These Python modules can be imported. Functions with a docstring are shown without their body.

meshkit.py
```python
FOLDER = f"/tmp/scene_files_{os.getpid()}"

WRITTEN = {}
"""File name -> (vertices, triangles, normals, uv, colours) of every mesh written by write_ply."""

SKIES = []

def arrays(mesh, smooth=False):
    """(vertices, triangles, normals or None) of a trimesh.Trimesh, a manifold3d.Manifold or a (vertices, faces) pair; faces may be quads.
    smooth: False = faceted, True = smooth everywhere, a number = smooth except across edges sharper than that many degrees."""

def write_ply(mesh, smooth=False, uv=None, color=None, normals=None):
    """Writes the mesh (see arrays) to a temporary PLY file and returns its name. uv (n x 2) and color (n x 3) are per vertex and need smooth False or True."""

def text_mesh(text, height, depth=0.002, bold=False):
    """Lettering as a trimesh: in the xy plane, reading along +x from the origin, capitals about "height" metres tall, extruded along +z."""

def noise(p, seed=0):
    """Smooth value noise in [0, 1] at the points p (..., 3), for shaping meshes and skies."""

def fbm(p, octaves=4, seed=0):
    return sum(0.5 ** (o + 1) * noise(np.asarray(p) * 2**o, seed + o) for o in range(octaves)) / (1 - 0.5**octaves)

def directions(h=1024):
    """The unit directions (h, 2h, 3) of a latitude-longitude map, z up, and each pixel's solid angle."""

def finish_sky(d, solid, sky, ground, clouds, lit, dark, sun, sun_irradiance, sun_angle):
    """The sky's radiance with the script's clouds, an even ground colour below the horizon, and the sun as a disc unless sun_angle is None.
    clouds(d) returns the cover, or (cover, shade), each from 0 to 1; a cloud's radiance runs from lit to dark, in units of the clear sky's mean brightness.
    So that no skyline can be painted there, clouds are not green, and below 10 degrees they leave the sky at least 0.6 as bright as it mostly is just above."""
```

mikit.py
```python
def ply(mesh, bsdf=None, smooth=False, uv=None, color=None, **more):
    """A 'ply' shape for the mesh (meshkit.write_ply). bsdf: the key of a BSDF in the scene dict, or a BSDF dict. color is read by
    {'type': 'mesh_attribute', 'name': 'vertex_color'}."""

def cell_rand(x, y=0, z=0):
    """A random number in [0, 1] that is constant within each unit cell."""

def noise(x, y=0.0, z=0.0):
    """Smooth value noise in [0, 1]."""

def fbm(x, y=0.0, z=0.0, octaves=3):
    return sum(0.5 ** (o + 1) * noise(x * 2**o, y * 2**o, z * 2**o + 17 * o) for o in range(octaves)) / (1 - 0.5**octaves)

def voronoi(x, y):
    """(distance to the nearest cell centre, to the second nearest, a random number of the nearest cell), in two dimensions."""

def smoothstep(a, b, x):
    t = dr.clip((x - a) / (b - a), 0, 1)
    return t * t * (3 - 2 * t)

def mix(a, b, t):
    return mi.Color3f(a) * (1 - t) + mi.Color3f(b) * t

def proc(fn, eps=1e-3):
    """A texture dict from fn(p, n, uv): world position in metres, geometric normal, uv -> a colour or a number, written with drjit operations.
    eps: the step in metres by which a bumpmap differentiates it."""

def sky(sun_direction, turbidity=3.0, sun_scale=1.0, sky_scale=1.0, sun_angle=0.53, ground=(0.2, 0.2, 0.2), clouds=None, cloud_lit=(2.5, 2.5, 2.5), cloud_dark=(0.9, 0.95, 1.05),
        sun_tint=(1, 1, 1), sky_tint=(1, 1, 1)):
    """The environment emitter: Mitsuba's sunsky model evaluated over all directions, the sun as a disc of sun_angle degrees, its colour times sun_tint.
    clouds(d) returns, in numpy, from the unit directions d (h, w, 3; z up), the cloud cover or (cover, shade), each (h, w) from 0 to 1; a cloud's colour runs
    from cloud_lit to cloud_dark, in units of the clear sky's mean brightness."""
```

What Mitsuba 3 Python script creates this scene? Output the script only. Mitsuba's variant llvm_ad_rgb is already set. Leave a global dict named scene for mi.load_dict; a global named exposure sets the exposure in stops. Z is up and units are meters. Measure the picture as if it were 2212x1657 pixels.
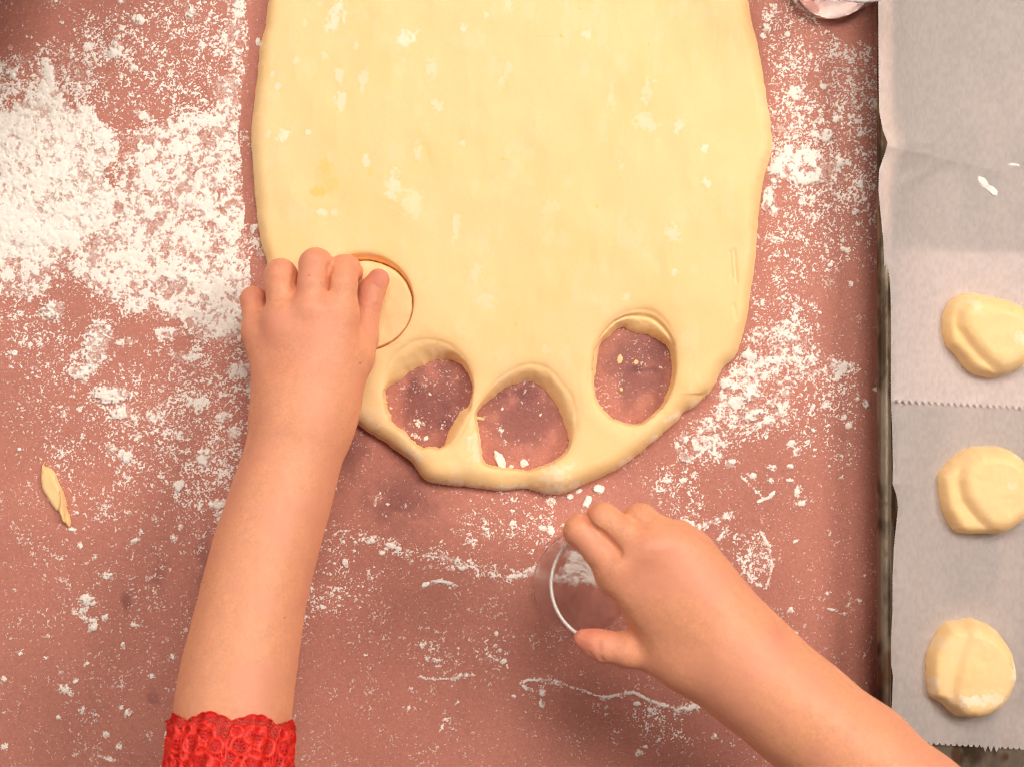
import math
import numpy as np
import trimesh
import mitsuba as mi
import drjit as dr
import mikit
import meshkit
from scipy import ndimage
from scipy.interpolate import CubicSpline
from scipy.spatial import cKDTree
from shapely import contains_xy
from shapely.geometry import Polygon

T = mi.ScalarTransform4f
scene, labels = {}, {}

# ------------------------------------------------------------------ camera, lamps, exposure
H = 0.75                                   # camera height over the countertop
S = 0.52 / 2212                            # metres per unit of the traced layout, on the countertop
scene['camera'] = {'type': 'thinlens', 'fov': 2 * math.degrees(math.atan(0.26 / H)), 'fov_axis': 'x',
                   'aperture_radius': 0.0030, 'focus_distance': H - 0.012,
                   'near_clip': 0.05, 'far_clip': 20.0,
                   'to_world': T().look_at(origin=[0, 0, H], target=[0, 0, 0], up=[0, 1, 0])}
exposure = 0.64
LAMPS = [  # name, centre, target, half width, half height, radiance, label
    ('ceiling_lamp', (0.26, 0.72, 1.40), (0, 0.05, 0), 0.30, 0.22, (12.8, 11.45, 10.05),
     'square ceiling lamp out of the picture beyond the top edge of the dough'),
    ('ceiling_lamp_001', (-0.92, 0.45, 1.25), (0, 0, 0), 0.28, 0.28, (5.0, 4.45, 3.95),
     'square ceiling lamp out of the picture on the floury side of the counter'),
    ('ceiling_lamp_002', (1.08, 0.36, 1.25), (0, 0, 0), 0.26, 0.26, (12.6, 11.3, 9.95),
     'square ceiling lamp out of the picture on the side of the baking tray'),
]
for name, c, tgt, hw, hh, rad, lab in LAMPS:
    scene[name] = {'type': 'rectangle',
                   'to_world': T().look_at(origin=list(c), target=list(tgt), up=[0, 1, 0]) @ T().scale([hw, hh, 1]),
                   'emitter': {'type': 'area', 'radiance': {'type': 'rgb', 'value': list(rad)}}}
    labels[name] = {'label': lab, 'category': 'lamp'}
scene['room_light'] = {'type': 'constant', 'radiance': {'type': 'rgb', 'value': [0.085, 0.075, 0.074]}}


# ------------------------------------------------------------------ helpers
def P(vx, vy, z=0.0):
    k = S * (H - z) / H
    return np.array([(vx - 1106.0) * k, (828.5 - vy) * k, z])


def PX(pts, z=0.0):
    a = np.asarray(pts, float)
    k = S * (H - z) / H
    return np.stack([(a[:, 0] - 1106.0) * k, (828.5 - a[:, 1]) * k], 1)


def put(key, mesh, bsdf, smooth=False, **more):
    scene[key] = mikit.ply(mesh, bsdf, smooth, **more)


def say(key, label, category=None, group=None, kind=None):
    d = {'label': label}
    if category:
        d['category'] = category
    if group:
        d['group'] = group
    if kind:
        d['kind'] = kind
    labels[key] = d


def closed_curve(pts, n=1400):
    p = np.asarray(pts, float)
    q = np.vstack([p, p[:1]])
    t = np.concatenate([[0], np.cumsum(np.sqrt(np.linalg.norm(np.diff(q, axis=0), axis=1)))])
    cs = CubicSpline(t, q, bc_type='periodic')
    return cs(np.linspace(0, t[-1], n, endpoint=False))


def sdist(curve, X, Y):
    """distance inside the closed curve (positive inside), in the curve's units"""
    q = np.stack([X.ravel(), Y.ravel()], 1)
    d, _ = cKDTree(curve).query(q)
    ins = contains_xy(Polygon(curve), q[:, 0], q[:, 1])
    return np.where(ins, d, -d).reshape(X.shape)


def grid_faces(nx, ny):
    i, j = np.meshgrid(np.arange(nx - 1), np.arange(ny - 1), indexing='ij')
    a = i * ny + j
    b, c, d = a + ny, a + ny + 1, a + 1
    return np.vstack([np.stack([a, b, c], -1).reshape(-1, 3), np.stack([a, c, d], -1).reshape(-1, 3)])


def height_mesh(X, Y, Z, floor):
    """surface of a height field cut off where it meets the plane z = floor"""
    v = np.stack([X.ravel(), Y.ravel(), Z.ravel()], 1)
    f = grid_faces(*X.shape)
    f = f[(v[f, 2] > floor).any(1)]
    m = trimesh.Trimesh(v, f, process=False)
    m.remove_unreferenced_vertices()
    return m.slice_plane([0, 0, floor], [0, 0, 1])


def gnoise(shape, sigma, seed):
    """smooth random field, unit variance; sigma in cells"""
    r = np.random.default_rng(seed)
    k = max(1, int(sigma / 2.5))
    small = r.standard_normal((shape[0] // k + 6, shape[1] // k + 6)).astype(np.float32)
    small = ndimage.gaussian_filter(small, sigma / k)
    if k > 1:
        small = ndimage.zoom(small, k, order=1)
    a = small[:shape[0], :shape[1]]
    return (a - a.mean()) / a.std()


def vnoise(p, scale, seed=0, octaves=3):
    return meshkit.fbm(np.asarray(p) / scale, octaves, seed) - 0.5


def srgb(r, g, b):
    c = np.array([r, g, b]) / 255.0
    return np.where(c <= 0.04045, c / 12.92, ((c + 0.055) / 1.055) ** 2.4).tolist()


def rgb(c):
    return {'type': 'rgb', 'value': [float(x) for x in c]}


def c3(c):
    return mi.Color3f(float(c[0]), float(c[1]), float(c[2]))


# ------------------------------------------------------------------ materials
STAINS_AND_SHADE = [(872, 1088, 66, 40, .5), (748, 968, 46, 48, .55), (272, 1300, 12, 20, .55), (940, 870, 90, 90, .72), (962, 905, 30, 54, .92), (905, 832, 50, 34, .85),
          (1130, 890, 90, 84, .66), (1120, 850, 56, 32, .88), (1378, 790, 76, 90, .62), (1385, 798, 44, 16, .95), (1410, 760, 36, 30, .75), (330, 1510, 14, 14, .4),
          (338, 1240, 20, 34, .35), (440, 1200, 16, 60, .35)]  # stains; those in the cut holes also paint in shade from the dough walls


def counter_color(p, n, uv):
    x, y = p.x * 1000, p.y * 1000
    g = mikit.noise(x * 1.9, y * 1.9, 3.0) - 0.5
    g2 = mikit.noise(x * 0.85, y * 0.85, 9.0) - 0.5
    big = mikit.fbm(x * 0.018, y * 0.018, 1.0) - 0.5
    c = mi.Color3f(0.468, 0.188, 0.143) * (1 + 0.20 * g + 0.12 * g2 + 0.30 * big)
    st = mi.Float(0)
    rough = mikit.fbm(x * 0.12, y * 0.12, 5.0, octaves=5)
    for sx, sy, a, b, k in STAINS_AND_SHADE:
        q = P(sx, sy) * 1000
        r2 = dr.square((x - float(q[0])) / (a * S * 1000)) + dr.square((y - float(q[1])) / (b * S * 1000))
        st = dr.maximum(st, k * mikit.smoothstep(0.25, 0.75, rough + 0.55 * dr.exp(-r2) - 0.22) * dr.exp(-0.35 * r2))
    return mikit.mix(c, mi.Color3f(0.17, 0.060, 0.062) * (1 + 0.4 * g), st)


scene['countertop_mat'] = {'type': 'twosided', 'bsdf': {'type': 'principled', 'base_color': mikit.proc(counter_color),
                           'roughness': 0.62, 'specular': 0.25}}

DOUGH = (0.860, 0.590, 0.295)
SMEARS = [(725, 40, 17, 34, 20, .8), (717, 28, 12, 14, 0, .6), (875, 84, 26, 16, -20, .85), (1002, 62, 9, 12, 20, .8), (733, 165, 11, 20, 10, .55), (868, 130, 14, 8, 0, .35),
          (735, 220, 14, 26, 15, .6), (786, 170, 11, 24, 5, .5), (932, 150, 14, 20, 15, .45), (612, 292, 12, 18, 35, .9), (666, 288, 6, 6, 0, .8), (790, 350, 9, 16, 15, .65),
          (850, 400, 16, 36, 5, .6), (905, 330, 10, 22, 0, .45), (945, 228, 12, 14, 0, .5), (1000, 310, 8, 10, 0, .5), (1098, 150, 8, 20, 20, .4), (1082, 180, 7, 16, 10, .35),
          (695, 460, 10, 9, 0, .6), (722, 463, 9, 9, 0, .55), (985, 490, 8, 30, 8, .5), (890, 440, 26, 30, 0, .35), (1268, 75, 13, 11, 0, .6), (1398, 200, 13, 28, 20, .5),
          (1395, 265, 26, 18, 30, .5), (1466, 275, 10, 18, 5, .6), (1320, 215, 10, 28, 5, .3), (1521, 320, 8, 10, -15, .75), (1525, 395, 7, 14, -20, .75), (1342, 360, 6, 10, -15, .4),
          (1452, 505, 14, 22, -25, .5), (1468, 520, 9, 9, 0, .45), (1457, 588, 6, 9, 0, .6), (1190, 450, 22, 18, 0, .25), (1352, 640, 10, 12, 0, .4), (1030, 590, 14, 26, 20, .3),
          (1045, 650, 26, 20, 0, .35), (1180, 755, 12, 10, 0, .25), (600, 185, 6, 8, 30, .8), (560, 92, 6, 7, 30, .8), (590, 160, 5, 6, 0, .7), (580, 292, 5, 12, 10, .5), (560, 60, 4, 5, 0, .7),
          (890, 985, 26, 14, 30, .55), (1200, 1022, 40, 26, -20, .5), (990, 1046, 60, 8, 5, .75), (1110, 1056, 60, 8, 2, .85), (1190, 1060, 40, 10, -5, .9), (1240, 1052, 20, 8, -25, .8),
          (1030, 960, 22, 40, 0, .45), (1016, 945, 5, 5, 0, .8), (820, 918, 10, 9, 0, .6), (800, 905, 8, 7, 0, .6), (1410, 950, 14, 9, -35, .8), (1455, 900, 16, 7, -35, .7), (1350, 1000, 22, 7, -30, .7), (1505, 870, 16, 9, -40, .5),
          (660, 50, 6, 8, 0, .4), (690, 10, 8, 6, 0, .3), (770, 100, 6, 8, 0, .5), (640, 130, 8, 8, 0, .45), (700, 120, 9, 9, 0, .4), (1100, 10, 10, 16, 0, .4), (1050, 35, 6, 7, 0, .5)]
YOLK = [(705, 365, 18, 26, .6), (690, 415, 22, 14, .8), (715, 400, 22, 22, .45), (800, 372, 8, 10, .45), (1088, 345, 10, 3, .7), (1212, 78, 5, 5, .8), (1252, 20, 6, 3, .5), (1400, 98, 3, 5, .8), (1290, 445, 6, 5, .7), (1115, 702, 4, 6, .7), (1175, 80, 22, 3, .3), (1340, 385, 3, 3, .6)]


def dough_tex(smears, yolk, extra=0.0):
    def fn(p, n, uv):
        x, y = p.x * 1000, p.y * 1000
        m = mikit.fbm(x * 0.045, y * 0.045, 2.0, octaves=4) - 0.5
        fine = mikit.noise(x * 1.4, y * 1.4, p.z * 1400) - 0.5
        c = mi.Color3f(*DOUGH) * (1 + 0.05 * fine)
        c = mikit.mix(c, mi.Color3f(0.868, 0.545, 0.215), dr.clip(0.30 + 1.5 * m, 0, 1) * 0.55)
        wob = mikit.fbm(x * 0.55, y * 0.55, 7.0, octaves=4)
        fl = mi.Float(0)
        for sx, sy, a, b, rot, k in smears:
            q = P(sx, sy, 0.012) * 1000
            ca, sa = math.cos(math.radians(rot)), math.sin(math.radians(rot))
            dx, dy = x - float(q[0]), y - float(q[1])
            u, v = dx * ca - dy * sa, dx * sa + dy * ca
            r2 = dr.square(u / (a * S * 1000)) + dr.square(v / (b * S * 1000))
            fl = dr.maximum(fl, k * mikit.smoothstep(0.30, 0.62, wob * 0.9 + 0.55 * dr.exp(-0.9 * r2) - 0.30) * mikit.smoothstep(3.2, 0.9, r2))
        pat = mikit.smoothstep(0.60, 0.78, mikit.fbm(x * 0.11, y * 0.07, 31.0, octaves=4)) * 0.16
        fl = dr.maximum(fl, pat + extra * mikit.smoothstep(0.45, 0.7, wob))
        c = mikit.mix(c, mi.Color3f(0.88, 0.80, 0.68), fl * 0.68)
        yk = mi.Float(0)
        for sx, sy, a, b, k in yolk:
            q = P(sx, sy, 0.012) * 1000
            r2 = dr.square((x - float(q[0])) / (a * S * 1000)) + dr.square((y - float(q[1])) / (b * S * 1000))
            yk = dr.maximum(yk, k * mikit.smoothstep(0.35, 0.6, wob * 0.7 + 0.6 * dr.exp(-r2) - 0.2) * dr.exp(-0.5 * r2))
        return mikit.mix(c, mi.Color3f(0.86, 0.50, 0.12), yk)
    return fn


def dough_bump(p, n, uv):
    x, y = p.x * 1000, p.y * 1000
    return mikit.fbm(x * 0.30, y * 0.22, p.z * 300, octaves=3) * 0.00014 + mikit.noise(x * 1.3, y * 1.3, p.z * 1300) * 0.00004


def dough_mat(fn):
    return {'type': 'twosided', 'bsdf': {'type': 'bumpmap', 'arbitrary': mikit.proc(dough_bump, eps=4e-4), 'scale': 1.0,
            'bsdf': {'type': 'principled', 'base_color': mikit.proc(fn), 'roughness': 0.55, 'specular': 0.28}}}


scene['dough_mat'] = dough_mat(dough_tex(SMEARS, YOLK))
scene['biscuit_mat'] = dough_mat(dough_tex([(2090, 1505, 40, 16, 0, .9), (2135, 1500, 20, 20, 0, .6), (2185, 1450, 12, 26, 0, .8), (2010, 1480, 9, 24, 0, .5), (2025, 1385, 14, 16, 0, .3),
                                            (2200, 735, 16, 16, 0, .6), (2100, 660, 16, 20, 0, .35), (2175, 1050, 12, 12, 0, .4), (2195, 985, 14, 8, 0, .4)], [(2176, 672, 4, 4, .7)], 0.04))
def flour_tex(p, n, uv):
    x, y = p.x * 1000, p.y * 1000
    return mi.Color3f(0.86, 0.81, 0.745) * (1 + 0.10 * (mikit.noise(x * 1.6, y * 1.6) - 0.5))


def powder_tex(p, n, uv):
    # u holds how densely the grains lie: between sparse grains the bare counter shows
    return mikit.mix(counter_color(p, n, uv), flour_tex(p, n, uv), dr.clip(uv.x, 0, 1))


scene['lump_mat'] = {'type': 'twosided', 'bsdf': {'type': 'diffuse', 'reflectance': mikit.proc(flour_tex)}}
scene['flour_mat'] = {'type': 'twosided', 'bsdf': {'type': 'diffuse', 'reflectance': mikit.proc(powder_tex)}}


def paper_tex(p, n, uv):
    x, y = p.x * 1000, p.y * 1000
    f = mikit.fbm(x * 0.75, y * 0.45, 4.0, octaves=3) - 0.5
    return mi.Color3f(0.965, 0.888, 0.870) * (1 + 0.20 * f)


scene['parchment_mat'] = {'type': 'principledthin', 'base_color': mikit.proc(paper_tex), 'roughness': 0.6, 'diff_trans': 1.27, 'spec_trans': 0.0, 'eta': 1.3}


def tray_tex(p, n, uv):
    x, y = p.x * 1000, p.y * 1000
    s = mikit.fbm(x * 0.10, y * 0.05, p.z * 100, octaves=5)
    c = mikit.mix((0.20, 0.155, 0.115), (0.055, 0.033, 0.020), mikit.smoothstep(0.40, 0.62, s))
    return mikit.mix(c, (0.11, 0.055, 0.028), mikit.smoothstep(0.62, 0.80, mikit.fbm(x * 0.12, y * 0.09, 40.0)))


def tray_rough(p, n, uv):
    return 0.30 + 0.3 * mikit.fbm(p.x * 400, p.y * 250, p.z * 400)


scene['tray_mat'] = {'type': 'twosided', 'bsdf': {'type': 'principled', 'base_color': mikit.proc(tray_tex), 'metallic': 0.75,
                     'roughness': mikit.proc(tray_rough), 'specular': 0.5}}
scene['glass_mat'] = {'type': 'dielectric', 'int_ior': 1.5, 'ext_ior': 1.0}
scene['glass_wall_mat'] = {'type': 'blendbsdf', 'weight': 0.19, 'clear': {'type': 'null'},
                           'shine': {'type': 'twosided', 'bsdf': {'type': 'roughconductor', 'alpha': 0.05, 'specular_reflectance': rgb((0.95, 0.95, 0.95))}}}
scene['glass_foot_mat'] = {'type': 'blendbsdf', 'weight': 0.18, 'clear': {'type': 'null'},
                           'shine': {'type': 'twosided', 'bsdf': {'type': 'roughconductor', 'alpha': 0.08, 'specular_reflectance': rgb((0.3, 0.3, 0.3))}}}
scene['glass_rim_glint_mat'] = {'type': 'principled', 'base_color': rgb((0.92, 0.92, 0.90)), 'roughness': 0.12, 'spec_trans': 0.45, 'eta': 1.5}  # whitish base paints in the bright lit edge of the glass
scene['added_bowl_mat'] = {'type': 'twosided', 'bsdf': {'type': 'principled', 'base_color': rgb((0.16, 0.05, 0.03)), 'roughness': 0.35, 'specular': 0.5}}


# ------------------------------------------------------------------ countertop
c = trimesh.creation.box([2.2, 1.5, 0.04])
c.apply_translation([0.1, 0, -0.02])
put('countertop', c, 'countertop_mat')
say('countertop', 'red stone countertop dusted with flour', kind='structure')

# ------------------------------------------------------------------ rolled dough with its holes
OUT = [(583, -8), (572, 60), (563, 90), (556, 150), (549, 210), (543, 260), (541, 300), (543, 335), (545, 370), (549, 420), (556, 480), (565, 530), (575, 570), (588, 640), (615, 740),
       (670, 830), (720, 880), (755, 908), (775, 920), (800, 937), (830, 955), (858, 975), (882, 993), (897, 1012), (915, 1034), (950, 1047), (1000, 1051), (1050, 1058), (1085, 1060), (1130, 1057),
       (1165, 1063), (1195, 1070), (1225, 1064), (1250, 1052), (1280, 1040), (1320, 1021), (1347, 1006), (1375, 985), (1410, 957), (1440, 930), (1465, 908), (1478, 892), (1500, 880), (1530, 852),
       (1545, 830), (1560, 800), (1588, 772), (1603, 735), (1611, 700), (1620, 650), (1628, 600), (1634, 540), (1637, 500), (1643, 440), (1650, 390), (1659, 360), (1668, 325), (1667, 290),
       (1662, 240), (1650, 170), (1640, 110), (1628, 60), (1615, 0), (1560, -90), (1350, -150), (1000, -160), (700, -110)]


def zh(pts):
    return [(748.8 + a / 2.743, 633.6 + b / 2.743) for a, b in pts]


TA = zh([(226, 560), (232, 480), (262, 400), (330, 330), (400, 287), (470, 275), (560, 288), (640, 330), (700, 390), (735, 450), (749, 520), (750, 580), (742, 640), (738, 690), (722, 745), (690, 810), (645, 872), (600, 905), (555, 916), (500, 916), (440, 908), (400, 884), (340, 826), (290, 786), (250, 724), (230, 640)])
BA = zh([(230, 582), (300, 530), (360, 480), (372, 466), (430, 440), (500, 405), (580, 393), (640, 402), (700, 452), (738, 520), (746, 580), (735, 645), (690, 692), (640, 742), (612, 800), (582, 868), (562, 908), (500, 912), (440, 903), (400, 879), (340, 820), (290, 780), (252, 720), (236, 660)])
TB = zh([(764, 715), (788, 650), (830, 590), (880, 530), (930, 490), (990, 450), (1050, 428), (1100, 420), (1160, 432), (1220, 470), (1270, 530), (1320, 590), (1345, 650), (1357, 720), (1357, 780), (1347, 840), (1328, 900), (1300, 950), (1260, 985), (1200, 1015), (1140, 1038), (1070, 1054), (1000, 1047), (930, 1040), (860, 1028), (806, 994), (790, 930), (780, 850), (768, 780)])
BB = zh([(772, 705), (840, 640), (900, 592), (960, 552), (1020, 532), (1080, 525), (1140, 545), (1190, 590), (1230, 645), (1262, 700), (1282, 755), (1300, 800), (1312, 850), (1310, 910), (1290, 940), (1255, 975), (1200, 1008), (1140, 1031), (1070, 1048), (1000, 1041), (930, 1033), (862, 1020), (814, 988), (798, 930), (788, 850), (776, 780)])
TC = zh([(1448, 450), (1458, 350), (1488, 270), (1530, 200), (1590, 148), (1660, 113), (1740, 97), (1820, 114), (1880, 160), (1922, 220), (1947, 290), (1958, 360), (1958, 440), (1947, 520), (1918, 600), (1892, 645), (1852, 695), (1790, 745), (1730, 779), (1680, 784), (1620, 769), (1556, 737), (1504, 682), (1474, 632), (1460, 570), (1450, 500)])
BC = zh([(1473, 480), (1484, 400), (1500, 312), (1540, 270), (1590, 227), (1640, 205), (1668, 222), (1700, 232), (1745, 237), (1800, 255), (1860, 292), (1905, 328), (1926, 400), (1926, 480), (1912, 560), (1893, 603), (1875, 650), (1845, 690), (1787, 738), (1728, 772), (1680, 777), (1622, 761), (1562, 730), (1512, 676), (1482, 625), (1470, 560)])
CD, RD = (785.5, 651.5), 108.0
th = np.linspace(0, 2 * np.pi, 240, endpoint=False)
TD = np.stack([CD[0] + RD * np.cos(th), CD[1] + RD * np.sin(th)], 1)
BD = np.stack([CD[0] + 1 + (RD - 1.5) * np.cos(th), CD[1] + 9 + (RD - 10.5) * np.sin(th)], 1)

DT = 0.0125                                # dough thickness
ZC = 0.006


def jitter(curve, amp, scale, seed):
    n = np.roll(curve, -1, 0) - np.roll(curve, 1, 0)
    n = np.stack([n[:, 1], -n[:, 0]], 1) / np.linalg.norm(n, axis=1, keepdims=True)
    q = np.c_[curve / scale, np.full(len(curve), seed * 3.7)]
    return curve + n * ((meshkit.fbm(q, 3, seed) - 0.5) * 2 * amp)[:, None]


step = 0.0005
bx = P(520, 1085, ZC)[0], P(1690, -2, ZC)[0]
by = P(520, 1090, ZC)[1], P(520, -175, ZC)[1]
X, Y = np.meshgrid(np.arange(bx[0], bx[1], step), np.arange(by[0], by[1], step), indexing='ij')
dout = sdist(jitter(PX(closed_curve(OUT, 3000), 0.003), 0.0006, 0.004, 3), X, Y)
w = 0.0090 + 0.004 * vnoise(np.stack([X, Y, 0 * X], -1), 0.03, 5)
w = np.where(Y < P(0, 850)[1], w * 1.25, w)
u = np.clip(dout / w, 0, 1)
prof = np.sqrt(np.clip(1 - (1 - u) ** 2.2, 0, 1))
Z = DT * prof + np.where(dout < 0, dout * 4, 0)
bumps = vnoise(np.stack([X, Y * 0.7, 0 * X], -1), 0.022, 11, 3) * 0.0026 + vnoise(np.stack([X, Y * 0.6, 0 * X], -1), 0.006, 15, 2) * 0.0005
Z = Z + bumps * prof
# the lower border is a stretched rope with swellings
for vx, vy, r, a in [(885, 990, 26, .0022), (945, 1030, 34, .0018), (1205, 1025, 42, .0030), (1115, 1038, 40, -.0022), (830, 935, 34, .001), (1390, 940, 40, .0015), (1290, 1000, 40, .001), (1010, 1000, 40, .0015), (1560, 760, 60, -.001)]:
    q = P(vx, vy, .01)
    Z += a * prof * np.exp(-((X - q[0]) ** 2 + (Y - q[1]) ** 2) / (r * S) ** 2)
# scratch and thin folds on the right edge
for (ax, ay, bx_, by_, a, wd) in [(1582, 600, 1578, 545, -.0009, 3), (1592, 610, 1586, 540, -.0007, 3), (1586, 660, 1592, 690, -.0006, 4), (1512, 857, 1545, 838, -.0008, 4), (1088, 852, 1070, 870, -.0003, 3), (738, 420, 700, 470, -.0003, 10), (1540, 120, 1536, 200, -.0002, 2), (1548, 60, 1545, 150, -.0002, 2)]:
    p0, p1 = P(ax, ay, .012)[:2], P(bx_, by_, .012)[:2]
    dvec = p1 - p0
    t = np.clip(((X - p0[0]) * dvec[0] + (Y - p0[1]) * dvec[1]) / (dvec @ dvec), 0, 1)
    dd = np.hypot(X - p0[0] - t * dvec[0], Y - p0[1] - t * dvec[1])
    Z += a * np.exp(-(dd / (wd * S)) ** 2)
rip = vnoise(np.stack([X, Y, 0 * X], -1), 0.0045, 21, 3)
for k, (top, bot, pw) in enumerate([(TA, BA, .95), (TB, BB, .95), (TC, BC, .8), (TD, BD, 1.7)]):
    lim = PX(top, 0.011)
    lo, hi = lim.min(0) - 0.012, lim.max(0) + 0.012
    ix = np.where((X[:, 0] > lo[0]) & (X[:, 0] < hi[0]))[0]
    iy = np.where((Y[0] > lo[1]) & (Y[0] < hi[1]))[0]
    sl = (slice(ix[0], ix[-1] + 1), slice(iy[0], iy[-1] + 1))
    ct = PX(closed_curve(top, 900), 0.011)
    cb = jitter(PX(closed_curve(bot, 900), 0.001), 0.0009 if k < 3 else 0.0002, 0.0032, 40 + k)
    dtp, dbt = sdist(ct, X[sl], Y[sl]), -sdist(cb, X[sl], Y[sl])
    tt = np.where(dtp <= 0, 1.0, np.where(dbt <= 0, 0.0, dbt / np.maximum(dbt + dtp, 1e-9)))
    wall = np.sin(tt * np.pi / 2) ** pw
    if k == 2:                              # a lip runs round the upper side of this hole
        wall = wall - 0.16 * np.exp(-((tt - 0.72) / 0.10) ** 2) * (dbt + dtp > 0.003)
    if k == 3:                              # the cut has not parted fully: dough stays in the bottom of the groove
        wall = np.where(tt > 0, 0.5 + 0.5 * wall, wall)
    if k < 3:
        wall = wall + rip[sl] * 0.16 * np.sin(tt * np.pi)
    lip = 1 - 0.11 * np.exp(-np.maximum(-dtp, 0) / 0.0028) * (k < 3) - 0.05 * np.exp(-np.maximum(-dtp, 0) / 0.0012)
    zz = Z[sl] * np.clip(wall, 0, 1.1) * lip
    zz = np.where((tt < 1) & (tt > 0), np.maximum(zz, 0.0003), zz)
    Z[sl] = np.where(dbt < 0, dbt * 5, zz)
Zdough = Z
gx0, gy0 = X[0, 0], Y[0, 0]
put('dough_sheet', height_mesh(X, Y, Z, 0.0003), 'dough_mat', True)
say('dough_sheet', 'large rolled sheet of pale yellow dough with round holes cut near its lower edge', 'dough')


def dough_disc(key, outlines, z0, thick, seed, mat='biscuit_mat', st=0.0005, bump=0.0012, edge=0.007, dip=0.0):
    """stacked rounds; outlines: [(curve, height factor, z offset)] later ones on top"""
    allp = np.vstack([PX(o[0], z0 + 0.008) for o in outlines])
    lo, hi = allp.min(0) - 0.002, allp.max(0) + 0.002
    X, Y = np.meshgrid(np.arange(lo[0], hi[0], st), np.arange(lo[1], hi[1], st), indexing='ij')
    Zt = np.full(X.shape, -0.02)
    for o, hf, ew in outlines:
        d = sdist(jitter(PX(closed_curve(o, 700), z0 + 0.008), 0.0004, 0.004, seed), X, Y)
        u = np.clip(d / (edge * ew), 0, 1)
        pr = np.sqrt(np.clip(1 - (1 - u) ** 2.2, 0, 1))
        zz = np.where(d > 0, thick * hf * pr, d * 4)
        kk = 0.0028
        hh = np.clip(0.5 + 0.5 * (Zt - zz) / kk, 0, 1)
        Zt = np.where(np.minimum(Zt, zz) > 0.001, zz + (Zt - zz) * hh + kk * hh * (1 - hh), np.maximum(Zt, zz))
    Zt = Zt + vnoise(np.stack([X, Y, 0 * X], -1), 0.012, seed, 3) * bump + vnoise(np.stack([X, Y, 0 * X], -1), 0.003, seed + 7, 2) * 0.0003
    Zt = Zt - dip * np.clip((Y - Y.mean()) / (Y.max() - Y.mean()), 0, 1) ** 2
    m = height_mesh(X, Y, Zt, 0.0)
    m.apply_translation([0, 0, z0])
    put(key, m, mat, True)
    return m


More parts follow.
